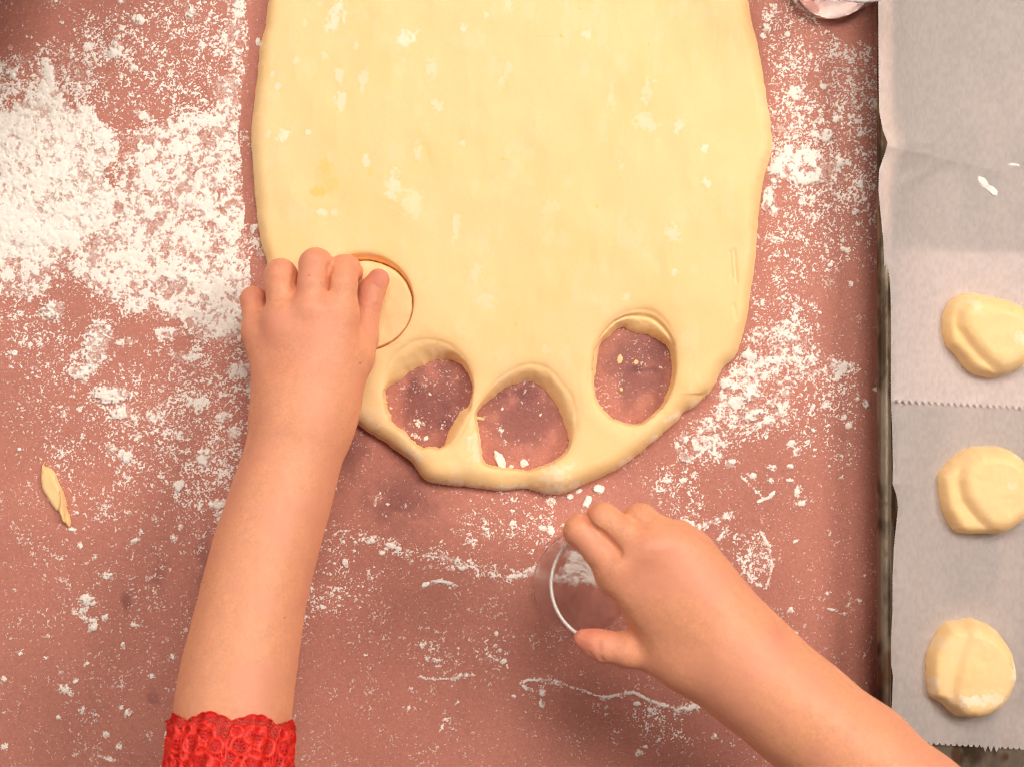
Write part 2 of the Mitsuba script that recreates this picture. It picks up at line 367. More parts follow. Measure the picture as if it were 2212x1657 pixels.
dd = np.stack([CD[0] + 0.1 + (RD - 0.2) * np.cos(th[::6]), CD[1] + 8.5 + (RD - 9.5) * np.sin(th[::6])], 1)
dough_disc('dough_round', [(dd, 1.0, 0.16)], 0.0004, 0.0118, 77, 'dough_mat', bump=0.0012, dip=0.0040)
say('dough_round', 'freshly cut round of dough still in its hole under the thumb of the left hand', 'dough')


# ------------------------------------------------------------------ baking tray and parchment
RZ = 0.027
TRX0 = P(1899, 0, RZ)[0]
x0, x1, y0, y1 = TRX0 + 0.0032, 0.52, -0.238, 0.30
def rounded_rect(x0, x1, y0, y1, r, n=10):
    pts = []
    for cx, cy, a0 in [(x1 - r, y1 - r, 0), (x0 + r, y1 - r, 90), (x0 + r, y0 + r, 180), (x1 - r, y0 + r, 270)]:
        for a in np.linspace(a0, a0 + 90, n):
            pts.append((cx + r * math.cos(math.radians(a)), cy + r * math.sin(math.radians(a))))
    return np.array(pts)


def densify(loop, d=0.004):
    out = []
    for a, b in zip(loop, np.roll(loop, -1, 0)):
        n = max(1, int(np.linalg.norm(b - a) / d))
        out += [a + (b - a) * k / n for k in range(n)]
    return np.array(out)


loop = densify(rounded_rect(x0, x1, y0, y1, 0.022))
nn = np.roll(loop, -1, 0) - np.roll(loop, 1, 0)
nn = np.stack([-nn[:, 1], nn[:, 0]], 1) / np.linalg.norm(nn, axis=1, keepdims=True)   # inward


def loft(profile):
    rows = [np.c_[loop + nn * i, np.full(len(loop), z)] for i, z in profile]
    m, n = len(rows), len(loop)
    v = np.vstack(rows)
    f = []
    for r in range(m - 1):
        a = np.arange(n) + r * n
        b = (np.arange(n) + 1) % n + r * n
        f.append(np.stack([a, b, b + n], 1))
        f.append(np.stack([a, b + n, a + n], 1))
    return v, np.vstack(f)


rimp = [(0.0034 * math.cos(a) * -1 + 0.0, RZ - 0.0034 + 0.0034 * math.sin(a)) for a in np.linspace(-math.pi * 0.75, math.pi * 1.25, 20)]
rv, rf = loft(rimp)
rv[:, 2] += (meshkit.fbm(rv * 30, 2, 4) - .5) * 0.0006
put('baking_tray__rim', (rv, rf), 'tray_mat', True)
pv, pf = loft([(0.003, RZ - 0.0045), (0.0045, RZ - 0.008), (0.0095, 0.0065), (0.0110, 0.0035), (0.0145, 0.002), (0.05, 0.0019), (0.12, 0.0019)])
cv = len(pv)
n = len(loop)
pv = np.vstack([pv, [[(x0 + x1) / 2, (y0 + y1) / 2, 0.0019]]])
a = np.arange(n) + cv - n
pf = np.vstack([pf, np.stack([a, np.roll(a, -1), np.full(n, cv)], 1)])
put('baking_tray__pan', (pv, pf), 'tray_mat', True)
say('baking_tray', 'dark worn metal baking tray with a rolled rim at the right edge of the counter', 'tray')

EDGE1 = [(-40, 1896), (0, 1897), (150, 1898), (240, 1899), (282, 1907), (310, 1917.5), (334, 1911), (368, 1899), (410, 1897.5), (460, 1902), (520, 1908), (600, 1911), (720, 1915), (850, 1919), (862, 1922)]
EDGE2 = [(540, 1915), (820, 1922), (861, 1924), (918, 1927), (1005, 1929), (1045, 1928), (1068, 1936), (1094, 1940), (1180, 1931), (1250, 1928), (1315, 1928), (1376, 1925), (1434, 1925), (1460, 1929), (1535, 1926), (1650, 1925)]


def parchment(key, edge, ytop, ybot, teeth_top, teeth_bot, lift, zedge, drape, seed):
    ev, ex = np.array(edge).T
    cols = np.concatenate([np.arange(0, 420, 1.05)])
    rows = np.linspace(0, 1, 260)
    vx = np.zeros((len(rows), len(cols)))
    vy = np.zeros_like(vx)
    A = cols[None, :]
    yt = ytop + 0.05 * cols + teeth_top * tooth(cols, seed)
    yb = ybot + 0.055 * cols + teeth_bot * (tooth(cols, seed + 1, long=True) if ybot > 1500 else 0.5 - np.abs((cols / 14.0) % 1.0 * 2 - 1))
    q = rows[:, None]
    vy = yt[None] * (1 - q) + yb[None] * q
    lx = np.interp(vy, ev, ex)
    vx = lx + A * (1 - 0 * q)
    d = A * S                                        # metres from the left edge
    floor = 0.0026 + lift
    ze = np.interp(vy, *zip(*zedge))
    z = floor + 0.0006 + (ze - floor) * np.exp(-(np.maximum(d - 0.002, 0) / drape) ** 1.6)
    z = z + (0.0011 * vnoise(np.stack([vx * S, vy * S, 0 * vx], -1), 0.045, seed, 3) + 0.0004 * np.abs(vnoise(np.stack([vx * S * .7, vy * S, 0 * vx], -1), 0.02, seed + 3, 2))) * np.clip(d / 0.02, 0, 1)
    if key == 'parchment_sheet':
        z = z + 0.0012 * np.exp(-(yb[None] - vy) / 12.0) * (0.6 + 0.4 * np.sin(cols[None] * 0.045))
    if key == 'parchment_sheet':                     # a crease runs across from the notch in the edge
        lc = 313 + (vx - 1912) * 0.235
        s = vy - lc
        amp = 0.0042 * np.exp(-A / 160.0)
        z += amp * np.where(s < 0, np.exp(s / 46.0), np.exp(-(s / 15.0) ** 1.4))
        lc2 = 415 - (vx - 1925) * 0.62
        s2 = vy - lc2
        z += 0.0012 * np.exp(-(s2 / 14.0) ** 2) * np.clip((vx - 1930) / 30, 0, 1) * np.clip((2060 - vx) / 60, 0, 1)
    else:
        s = vy - (1045 + 0.03 * (vx - 1930))
        z += 0.0011 * np.where(s < 0, np.exp(s / 20.0), np.exp(-s / 8.0)) * np.exp(-A / 90.0)
    k = S * (H - z) / H
    v = np.stack([(vx - 1106) * k, (828.5 - vy) * k, z], -1).reshape(-1, 3)
    put(key, (v, grid_faces(*vx.shape)), 'parchment_mat', True)


def tooth(c, seed, long=False):
    r = np.random.default_rng(seed)
    per = 12.3
    ph = (c / per) % 1.0
    i = (c // per).astype(int)
    amp = r.uniform(0.75, 1.1, 60)[np.clip(i, 0, 59)]
    t = np.where(np.abs(ph - 0.5) < 0.25, np.abs(ph - 0.5) / 0.25 - 1.0, 0.0) * amp
    if long:
        idx = np.isin(i, [16, 17, 18])
        t = np.where(idx, 2.4 * (1 - np.abs(ph * 2 - 1)) - 0.9, t)
    return t


parchment('parchment_sheet_001', EDGE2, 533, 1603, -7, 6.0, 0.0, [(0, .019), (900, .0195), (1045, .018), (1094, .0155), (1300, .0185), (1500, .018), (1700, .015)], 0.018, 5)
parchment('parchment_sheet', EDGE1, -60, 866, 0, 10.0, 0.0007, [(-100, .0322), (260, .0315), (312, .0295), (370, .032), (460, .029), (700, .0235), (870, .0215)], 0.019, 2)
say('parchment_sheet', 'upper sheet of white baking parchment with a crease, hanging over the tray rim', 'parchment')
say('parchment_sheet_001', 'lower sheet of white baking parchment with saw-toothed ends, under two of the dough rounds', 'parchment')


def z3(pts):
    return [(1843.3 + a / 2.875, 518.4 + b / 2.875) for a, b in pts]


def z4(pts):
    return [(1843.3 + a / 2.948, 1094.5 + b / 2.948) for a, b in pts]


B1 = z3([(558, 520), (575, 440), (620, 370), (690, 335), (760, 329), (840, 340), (960, 370), (1060, 415), (1120, 480), (1150, 570), (1130, 680), (1070, 780), (990, 830), (900, 855), (830, 850), (760, 828), (700, 780), (640, 705), (590, 660), (565, 590)])
B1u = z3([(600, 500), (610, 430), (650, 375), (720, 338), (800, 340), (960, 372), (1060, 420), (1118, 480), (1148, 570), (1128, 680), (1068, 778), (990, 826), (920, 846), (860, 832), (800, 790), (740, 735), (690, 680), (640, 610), (608, 560)])
B1m = z3([(620, 580), (650, 600), (700, 650), (760, 715), (830, 780), (890, 835), (860, 845), (790, 800), (720, 730), (660, 660), (625, 605)])
B2 = [(2027, 1047), (2029, 1026), (2045, 1005), (2069, 984), (2102, 969), (2139, 965), (2177, 970), (2212, 991), (2228, 1020), (2232, 1060), (2222, 1110), (2198, 1138), (2169, 1153), (2135, 1155), (2094, 1155), (2064, 1145), (2047, 1121), (2035, 1095)]
B2u = [(2055, 1035), (2060, 1008), (2078, 985), (2105, 971), (2139, 966), (2177, 971), (2211, 992), (2227, 1020), (2231, 1060), (2221, 1109), (2197, 1137), (2169, 1152), (2142, 1153), (2120, 1145), (2100, 1128), (2080, 1105), (2062, 1076)]
B3 = z4([(450, 1080), (455, 980), (480, 890), (530, 810), (600, 747), (680, 735), (740, 726), (810, 735), (900, 775), (970, 850), (1012, 920), (1032, 1020), (1040, 1080), (1020, 1150), (980, 1230), (920, 1290), (850, 1330), (770, 1350), (700, 1345), (650, 1330), (590, 1280), (540, 1243), (480, 1210), (458, 1150)])
B3u = z4([(690, 745), (740, 728), (810, 737), (900, 777), (968, 852), (1010, 922), (1030, 1020), (1038, 1080), (1018, 1150), (978, 1228), (920, 1288), (850, 1328), (770, 1346), (700, 1340), (640, 1310), (590, 1250), (565, 1170), (575, 1080), (598, 990), (625, 900), (655, 810)])
dough_disc('dough_round_001', [(B1, 0.72, 0.7), (B1m, 0.78, 0.6), (B1u, 1.0, 1.3)], 0.0038, 0.0165, 31)
dough_disc('dough_round_002', [(B2, 0.75, 0.8), (B2u, 1.0, 1.2)], 0.0031, 0.017, 32)
dough_disc('dough_round_003', [(B3, 0.88, 0.9), (B3u, 1.0, 1.1)], 0.0031, 0.0185, 33)
say('dough_round_001', 'folded round of raw dough on the lighter band of parchment, highest on the tray', 'dough', 'folded dough rounds on the baking tray')
say('dough_round_002', 'folded round of raw dough on the tray between the other two', 'dough', 'folded dough rounds on the baking tray')
say('dough_round_003', 'floury folded dough round with a crease on its left, nearest the saw-toothed parchment end', 'dough', 'folded dough rounds on the baking tray')

# ------------------------------------------------------------------ dough scrap and crumbs
SC = [(57.6 + a / 8.99, 979.3 + b / 8.99) for a, b in [(262, 185), (240, 240), (262, 272), (320, 280), (390, 320), (450, 372), (500, 470), (550, 600), (610, 740), (652, 870), (682, 980), (702, 1120), (742, 1230), (764, 1370), (742, 1450), (700, 1410), (640, 1360), (590, 1270), (560, 1165), (500, 1140), (430, 1060), (350, 950), (280, 842), (220, 740), (196, 600), (190, 430), (200, 300), (222, 225)]]
SF = [(57.6 + a / 8.99, 979.3 + b / 8.99) for a, b in [(565, 700), (600, 745), (645, 870), (676, 980), (690, 1130), (700, 1240), (690, 1360), (640, 1340), (600, 1260), (566, 1170), (562, 1080), (590, 940), (590, 820)]]
dough_disc('dough_scrap', [(SC, 0.55, 0.35), (SF, 1.0, 0.25)], 0.0003, 0.0048, 90, 'dough_mat', st=0.00022, bump=0.0016)
say('dough_scrap', 'thin twisted scrap of dough lying alone on the counter at the left', 'dough scrap')

# ------------------------------------------------------------------ flour
CELL = 0.00027
fx = np.arange(-0.268, 0.192, CELL)
fy = np.arange(-0.202, 0.202, CELL)
FX, FY = np.meshgrid(fx, fy, indexing='ij')
VX, VY = FX / S + 1106, 828.5 - FY / S
# coarse density
cx, cy = np.meshgrid(np.arange(-40, 1940, 3.0), np.arange(-40, 1700, 3.0), indexing='ij')
D = np.full(cx.shape, 0.014)
D = np.maximum(D, 0.05 * np.exp(-((cx - 250) / 350) ** 2 - ((cy - 1150) / 300) ** 4))
ZONES = [
    ([(0, 250), (50, 215), (85, 200), (88, 150), (100, 118), (122, 140), (125, 185), (140, 205), (147, 235), (200, 225), (212, 262), (255, 300), (262, 335), (235, 360), (225, 385), (250, 415), (255, 470), (150, 540), (60, 560), (-40, 570), (-40, 260)], 1.07, 7),
    ([(-40, 140), (60, 105), (130, 85), (160, 100), (230, 130), (180, 230), (120, 210), (60, 220), (-40, 250)], .52, 10),
    ([(150, 60), (300, 0), (545, -40), (530, 330), (400, 260), (250, 260), (150, 170)], .30, 22),
    ([(490, -40), (545, -40), (530, 150), (524, 330), (470, 300), (455, 190), (500, 150), (480, 80)], .66, 12),
    ([(260, 300), (330, 260), (420, 240), (525, 230), (528, 420), (545, 560), (540, 640), (450, 700), (300, 690), (200, 640), (150, 600), (60, 640), (-40, 660), (-40, 560), (250, 420)], .74, 16),
    ([(350, 570), (545, 560), (550, 745), (430, 740), (330, 650)], .88, 18),
    ([(250, 780), (550, 720), (560, 850), (550, 900), (520, 1000), (480, 1120), (440, 1100), (330, 1060), (250, 1000), (200, 900)], .36, 26),
    ([(-40, 630), (200, 720), (200, 900), (100, 850), (-40, 720)], .30, 24),
    ([(0, 850), (250, 900), (480, 1120), (380, 1160), (150, 1150)], .12, 40),
    ([(1640, -40), (1700, -40), (1770, 45), (1811, 90), (1860, 95), (1900, 108), (1900, 480), (1660, 480), (1670, 330), (1665, 200)], .36, 5),
    ([(1680, 300), (1830, 330), (1830, 410), (1660, 410), (1665, 340)], .62, 10),
    ([(1640, 470), (1890, 470), (1890, 560), (1640, 640)], .17, 14),
    ([(1620, 640), (1760, 650), (1770, 754), (1640, 760)], .34, 10),
    ([(1620, 710), (1648, 691), (1752, 691), (1770, 754), (1852, 779), (1852, 822), (1727, 826), (1714, 916), (1664, 941), (1601, 948), (1558, 998), (1508, 1001), (1486, 991), (1458, 979), (1470, 938), (1558, 841), (1601, 760)], .52, 8),
    ([(1720, 820), (1860, 820), (1850, 1010), (1720, 1000)], .20, 14),
    ([(1415, 1010), (1510, 1010), (1510, 1070), (1415, 1075)], .28, 8),
    ([(1440, 1060), (1600, 1060), (1600, 1120), (1440, 1120)], .16, 10),
    ([(1582, 1150), (1640, 1145), (1665, 1180), (1670, 1260), (1600, 1250)], .36, 5),
    ([(660, 1230), (800, 1210), (830, 1280), (720, 1330), (640, 1340)], .22, 12),
    ([(660, 1120), (780, 1140), (900, 1240), (760, 1260), (660, 1200)], .12, 14),
    ([(1370, 1500), (1470, 1540), (1500, 1600), (1420, 1615), (1360, 1560)], .26, 8),
    ([(880, 1380), (1100, 1360), (1110, 1440), (880, 1450)], .11, 14),
    ([(1000, 1060), (1200, 1060), (1200, 1200), (1000, 1180)], .13, 16),
    ([(1219.5, 1183), (1230, 1193), (1248, 1188), (1262, 1204), (1292, 1250), (1330, 1290), (1303, 1279), (1287, 1266), (1262, 1258), (1240, 1264), (1220, 1258), (1190, 1256), (1191, 1246), (1206, 1232), (1222, 1216)], 1.0, 1.5),
]
for poly, val, blur in ZONES:
    m = contains_xy(Polygon(poly), cx.ravel(), cy.ravel()).reshape(cx.shape).astype(float)
    m = ndimage.gaussian_filter(m, blur / 3.0)
    D = np.maximum(D, val * m)
SPOTS = [  # x, y, rx, ry, strength, rotation
    (300, 43, 14, 12, .95, 0), (412, 30, 13, 17, .97, 5), (262, 2, 6, 5, .9, 0), (250, 107, 14, 19, .97, 20), (190, 104, 10, 9, .85, 0), (27, 160, 13, 9, .95, 0), (290, 149, 8, 7, .95, 0), (135, 50, 4, 4, .9, 0), (22, 105, 6, 6, .8, 0), (62, 80, 6, 3, .7, 0), (50, 55, 4, 4, .7, 0), (423, 60, 9, 6, .9, 0), (262, 61, 5, 5, .9, 0), (120, 2, 3, 3, .8, 0),
    (510, 70, 14, 22, .85, 10), (515, 10, 16, 12, .85, 0), (492, 95, 14, 12, .85, 0), (435, 100, 12, 9, .7, 0), (470, 115, 10, 8, .75, 0), (490, 185, 30, 20, .9, 0), (478, 270, 24, 12, .85, 0), (400, 275, 32, 12, .88, -10), (310, 250, 27, 10, .9, 25), (345, 278, 10, 14, .9, 35), (270, 360, 12, 10, .97, 0), (325, 375, 34, 8, .9, 0), (410, 375, 12, 8, .9, 0), (475, 392, 14, 10, .95, 0), (430, 440, 60, 20, .9, 0), (500, 430, 22, 30, .85, 0), (390, 420, 30, 14, .85, 0), (280, 490, 50, 20, .85, 0), (60, 505, 46, 24, .98, 0), (150, 515, 20, 12, .9, 0), (130, 400, 80, 60, 1, 0), (60, 330, 60, 60, 1, 0), (190, 360, 40, 40, 1, 0), (210, 310, 35, 35, 1, 0),
    (115, 671, 26, 20, .97, 0), (208, 744, 26, 50, .93, 10), (174, 807, 22, 14, .95, 0), (243, 852, 36, 20, .99, 0), (260, 890, 20, 14, .95, 0), (243, 970, 11, 10, .97, 0), (275, 988, 12, 11, .98, 0), (438, 991, 20, 16, .95, 30), (448, 985, 10, 16, .97, 0), (486, 900, 16, 14, .9, 0), (504, 936, 14, 16, .85, 0), (386, 1050, 8, 11, .98, 0), (469, 1088, 18, 10, .93, 0), (480, 1118, 10, 14, .9, 0), (300, 600, 50, 14, .85, 0), (390, 600, 40, 24, .95, 10), (450, 660, 50, 24, .9, 0), (360, 720, 30, 14, .8, 0), (500, 640, 34, 40, .92, 0), (400, 770, 34, 12, .8, 0), (520, 800, 26, 20, .85, 0), (545, 830, 14, 30, .85, 0), (270, 740, 24, 8, .8, 0), (330, 900, 18, 12, .7, 30), (390, 940, 18, 10, .75, 0), (425, 870, 26, 12, .7, 0), (70, 620, 40, 16, .8, 0), (20, 600, 30, 20, .75, 0), (32, 763, 6, 6, .9, 0), (73, 795, 6, 6, .8, 0), (130, 840, 5, 5, .7, 0), (139, 895, 6, 6, .9, 0), (42, 970, 4, 4, .9, 0), (90, 910, 4, 2, .7, 0), (350, 870, 14, 8, .6, 0), (300, 945, 10, 6, .6, 0),
    (234, 1244, 13, 7, .98, 0), (187, 1295, 13, 11, .99, 0), (202, 1303, 6, 6, .95, 0), (183, 1317, 6, 6, .95, 0), (200, 1354, 10, 8, .97, 0), (226, 1334, 7, 6, .9, 0), (176, 1328, 8, 6, .8, 0), (195, 1338, 12, 7, .75, 0), (160, 1318, 5, 7, .8, 20), (290, 1349, 9, 8, .6, 0), (141, 1488, 9, 6, .96, 15), (163, 1470, 6, 6, .96, 0), (154, 1500, 5, 4, .85, 0), (180, 1534, 8, 6, .8, 0), (205, 1548, 12, 6, .65, 30), (277, 1539, 7, 8, .97, 0), (261, 1527, 6, 5, .85, 0), (229, 1585, 7, 6, .85, 0), (256, 1610, 7, 5, .75, 0), (238, 1639, 9, 4, .75, 20), (365, 1583, 8, 8, .9, 0), (370, 1420, 9, 9, .65, 0), (289, 1169, 12, 5, .98, -35), (304, 1149, 5, 5, .9, 0), (173, 1178, 6, 6, .9, 0), (153, 1144, 9, 3, .95, 0), (34, 1273, 5, 5, .9, 0), (377, 1164, 7, 7, .9, 0), (190, 1215, 5, 4, .9, 0), (204, 1203, 5, 3, .85, -20), (266, 1393, 5, 8, .85, 0), (390, 1137, 4, 7, .9, 0), (332, 1119, 9, 6, .85, 0), (278, 1106, 9, 4, .8, 20), (166, 1107, 5, 4, .8, 0), (250, 1120, 5, 4, .8, 0), (36, 1150, 6, 3, .8, 30), (102, 1373, 4, 3, .8, 0), (8, 1464, 5, 6, .7, 0), (127, 1548, 5, 4, .8, 0), (10, 1612, 8, 6, .6, 0), (185, 1433, 6, 3, .8, -30), (100, 1420, 6, 3, .7, 0), (45, 1410, 5, 5, .6, 0), (330, 1460, 7, 5, .6, 30),
    (1655, 63, 10, 9, .95, 30), (1648, 78, 7, 6, .9, 0), (1701, 75, 6, 6, .85, 0), (1670, 20, 14, 14, .6, 0), (1716, 197, 15, 9, .93, -20), (1720, 212, 9, 6, .9, 0), (1779, 187, 8, 7, .95, 30), (1844, 221, 8, 7, .95, 0), (1885, 224, 9, 10, .7, -30), (1768, 263, 7, 7, .9, 0), (1687, 280, 12, 9, .92, 0), (1805, 258, 9, 7, .85, 0), (1785, 294, 15, 13, .99, 0), (1762, 292, 10, 9, .9, 0), (1718, 292, 8, 10, .85, 0), (1699, 330, 14, 12, .9, 0), (1690, 350, 14, 16, .85, 0), (1735, 320, 8, 8, .8, 0), (1811, 353, 15, 9, .99, -25), (1769, 377, 21, 20, .99, 20), (1713, 384, 34, 14, .92, 0), (1670, 367, 11, 12, .97, 0), (1672, 390, 7, 7, .9, 0), (1862, 399, 9, 9, .97, 0), (1792, 395, 8, 8, .9, 0), (1658, 431, 11, 26, .97, 10), (1672, 455, 11, 12, .85, 0), (1728, 438, 10, 6, .75, 0), (1804, 419, 9, 7, .75, 30), (1755, 425, 8, 8, .7, 30), (1745, 471, 5, 5, .95, 0), (1846, 456, 8, 7, .9, 0), (1852, 484, 6, 5, .8, 0), (1668, 516, 14, 5, .75, 0), (1826, 540, 10, 6, .85, 30), (1677, 552, 8, 6, .8, 0), (1838, 613, 5, 6, .97, 0), (1719, 659, 7, 7, .9, 0), (1770, 676, 4, 4, .95, 0), (1717, 686, 7, 6, .8, -30), (1700, 698, 10, 6, .92, 20), (1648, 723, 14, 9, .85, 0), (1711, 732, 14, 8, .9, 0), (1740, 760, 10, 8, .6, 0), (1634, 685, 9, 8, .7, 0), (1650, 655, 12, 10, .5, 0), (1787, 545, 5, 5, .85, 30), (1793, 573, 5, 4, .9, 0), (1727, 510, 4, 4, .9, 0), (1708, 490, 5, 5, .9, 0),
    (1620, 766, 16, 13, .97, 0), (1614, 807, 15, 11, .95, 0), (1611, 857, 24, 15, .97, 0), (1623, 894, 25, 15, .995, -15), (1590, 868, 16, 14, .9, 0), (1667, 873, 15, 9, .95, 15), (1567, 829, 12, 12, .95, 0), (1560, 858, 10, 12, .85, 0), (1483, 988, 14, 11, .99, 10), (1476, 948, 12, 10, .93, 0), (1465, 965, 8, 12, .85, 0), (1536, 926, 12, 9, .92, 0), (1520, 930, 14, 8, .8, 0), (1558, 985, 7, 6, .93, 0), (1576, 1001, 13, 8, .95, -15), (1677, 782, 13, 7, .93, -10), (1717, 776, 10, 7, .88, 20), (1705, 732, 12, 6, .85, -20), (1758, 751, 6, 6, .9, 0), (1702, 819, 9, 6, .88, 30), (1695, 848, 15, 7, .88, 15), (1820, 788, 22, 7, .9, 10), (1800, 780, 12, 6, .8, 10), (1780, 876, 12, 7, .85, -30), (1790, 868, 7, 5, .9, 0), (1833, 920, 7, 6, .95, 0), (1824, 898, 6, 9, .8, 30), (1720, 976, 5, 9, .95, 15), (1708, 957, 10, 8, .8, 20), (1667, 1010, 11, 6, .92, 10), (1708, 1007, 6, 5, .9, 0), (1627, 1027, 5, 6, .97, 0), (1664, 1037, 4, 5, .9, 0), (1705, 1037, 7, 3, .95, 0), (1723, 1060, 5, 9, .93, 20), (1730, 1087, 7, 5, .9, -20), (1833, 1004, 5, 4, .97, 0), (1817, 1031, 4, 4, .95, 0), (1792, 1006, 3, 3, .9, 0), (1756, 930, 4, 4, .95, 0), (1871, 873, 7, 7, .95, 0), (1852, 862, 4, 4, .95, 0), (1894, 841, 6, 5, .95, 0), (1431, 1012, 4, 4, .97, 0), (1442, 1038, 9, 6, .85, 20), (1476, 1038, 8, 5, .95, 0), (1498, 1026, 9, 4, .7, -40), (1506, 1088, 5, 4, .9, 30), (1498, 1109, 7, 4, .8, 0), (1719, 1168, 5, 4, .9, 0), (1792, 1149, 4, 4, .85, 0), (1640, 1262, 8, 5, .8, 20), (1612, 1200, 6, 5, .75, 0), (1605, 1290, 6, 4, .8, 0), (1586, 835, 10, 7, .7, 0), (1640, 915, 12, 8, .8, 0), (1665, 905, 12, 8, .85, 0), (1590, 900, 10, 10, .8, 0), (1755, 880, 6, 10, .7, 20),
    (722, 1054, 9, 3, .9, 10), (816, 1075, 7, 16, .62, 20), (836, 1089, 3, 3, .95, 0), (876, 1092, 3, 3, .95, 0), (799, 1168, 10, 6, .95, 0), (844, 1178, 11, 6, .95, 15), (825, 1193, 6, 5, .9, 0), (861, 1184, 7, 5, .9, 0), (879, 1200, 5, 4, .9, 0), (888, 1212, 5, 6, .85, 20), (988, 1212, 14, 8, .9, 15), (997, 1225, 8, 6, .97, 0), (960, 1203, 9, 6, .8, 0), (919, 1200, 7, 4, .85, 0), (1025, 1222, 8, 5, .7, 0), (746, 1214, 6, 7, .97, 0), (799, 1248, 6, 4, .95, 0), (797, 1237, 3, 7, .85, 0), (766, 1189, 4, 3, .9, 0), (768, 1170, 4, 3, .9, 0), (758, 1250, 3, 3, .9, 0), (1044, 1147, 14, 10, .55, 30), (1022, 1172, 6, 10, .55, 0), (957, 1175, 7, 7, .42, 0), (997, 1147, 8, 10, .38, 30), (1110, 1078, 10, 8, .62, 30), (1188, 1084, 8, 6, .7, 0), (1110, 1131, 6, 9, .65, 0), (1110, 1155, 12, 6, .55, 0), (1172, 1144, 7, 4, .8, 0), (1191, 1147, 6, 10, .85, -10), (1174, 1169, 5, 7, .65, 0), (1147, 1193, 8, 6, .5, 0), (1107, 1103, 6, 3, .8, 0), (1132, 1140, 5, 5, .6, 0), (1217, 1135, 4, 5, .85, 0), (1185, 1180, 8, 6, .5, 0),
    (1082, 931, 4, 16, .72, 0), (1080, 925, 5, 7, .85, 0), (1104, 1008, 4, 4, .9, 0), (1085, 884, 3, 4, .97, 20), (1133, 847, 3, 5, .9, 0), (1090, 955, 4, 5, .7, 0), (1167, 897, 2, 2, .9, 0), (905, 914, 10, 7, .6, 0), (898, 943, 9, 3, .85, 25), (920, 947, 5, 4, .85, 0), (957, 921, 5, 11, .45, 20), (928, 850, 4, 4, .7, 0), (845, 880, 4, 5, .6, 20), (1426, 795, 4, 3, .8, 0), (1440, 765, 5, 5, .5, 0), (1316, 876, 4, 2, .8, -20), (1455, 790, 2, 6, .7, 0),
    (912, 1393, 6, 6, .95, 0), (933, 1401, 7, 2, .9, -10), (942, 1426, 8, 3, .95, 10), (923, 1422, 5, 4, .93, 0), (946, 1395, 5, 4, .85, 0), (971, 1414, 6, 5, .65, 30), (990, 1400, 5, 4, .6, 0), (1079, 1405, 5, 5, .95, 20), (1087, 1428, 7, 5, .9, 0), (1073, 1368, 5, 5, .88, 30), (1072, 1424, 5, 3, .8, 0), (1096, 1439, 2, 7, .8, -20), (1050, 1380, 4, 5, .6, 30), (1200, 1473, 13, 3.5, .95, -5), (1137, 1485, 11, 6, .68, 20), (1171, 1493, 4, 8, .93, 0), (1171, 1520, 4, 7, .97, -10), (1110, 1503, 5, 4, .95, 0), (962, 1553, 7, 3, .95, -5), (987, 1518, 6, 3, .85, -35), (955, 1570, 3, 5, .8, 0), (889, 1485, 4, 3, .85, 0), (977, 1482, 3, 3, .9, 0), (882, 1530, 4, 5, .6, 0), (789, 1414, 4, 3, .93, 0), (1379, 1626, 8, 5, .9, -15), (1396, 1612, 5, 4, .85, 0), (1544, 1589, 5, 5, .95, 30), (1308, 1543, 3, 3, .9, 0), (733, 1308, 5, 3, .9, 0), (696, 1310, 9, 5, .75, 0), (754, 1287, 5, 2, .9, 0), (720, 1285, 5, 4, .5, 0), (1376, 1519, 8, 5, .8, 0), (1404, 1532, 6, 4, .8, 0), (798, 1248, 4, 3, .9, 0),
    (1798, 1317, 10, 3, .97, 0), (1859, 1298, 4, 4, .95, 0), (1787, 1280, 5, 4, .95, -30), (1708, 1316, 4, 5, .9, 0), (1719, 1367, 3, 5, .93, 20), (1830, 1308, 4, 4, .95, 0), (1738, 1350, 3, 3, .8, 0), (1770, 1290, 3, 3, .8, 0), (1824, 1325, 3, 3, .8, 0), (1871, 1475, 2.5, 2.5, .95, 0), (1868, 1415, 2.5, 2.5, .9, 0), (1840, 1363, 2.5, 2.5, .9, 0), (1868, 1243, 3, 3, .9, 0),
    (545, 500, 5, 12, .95, 0), (556, 520, 8, 10, .95, 20), (562, 545, 7, 8, .9, 20), (567, 505, 3, 14, .8, 10), (552, 490, 9, 4, .9, 0), (532, 298, 7, 5, .95, 20), (528, 303, 4, 6, .9, 0), (558, 92, 6, 7, .97, 0), (553, 140, 3, 3, .9, 0), (530, 212, 2, 2, .8, 0), (520, 342, 2, 4, .8, 0)]
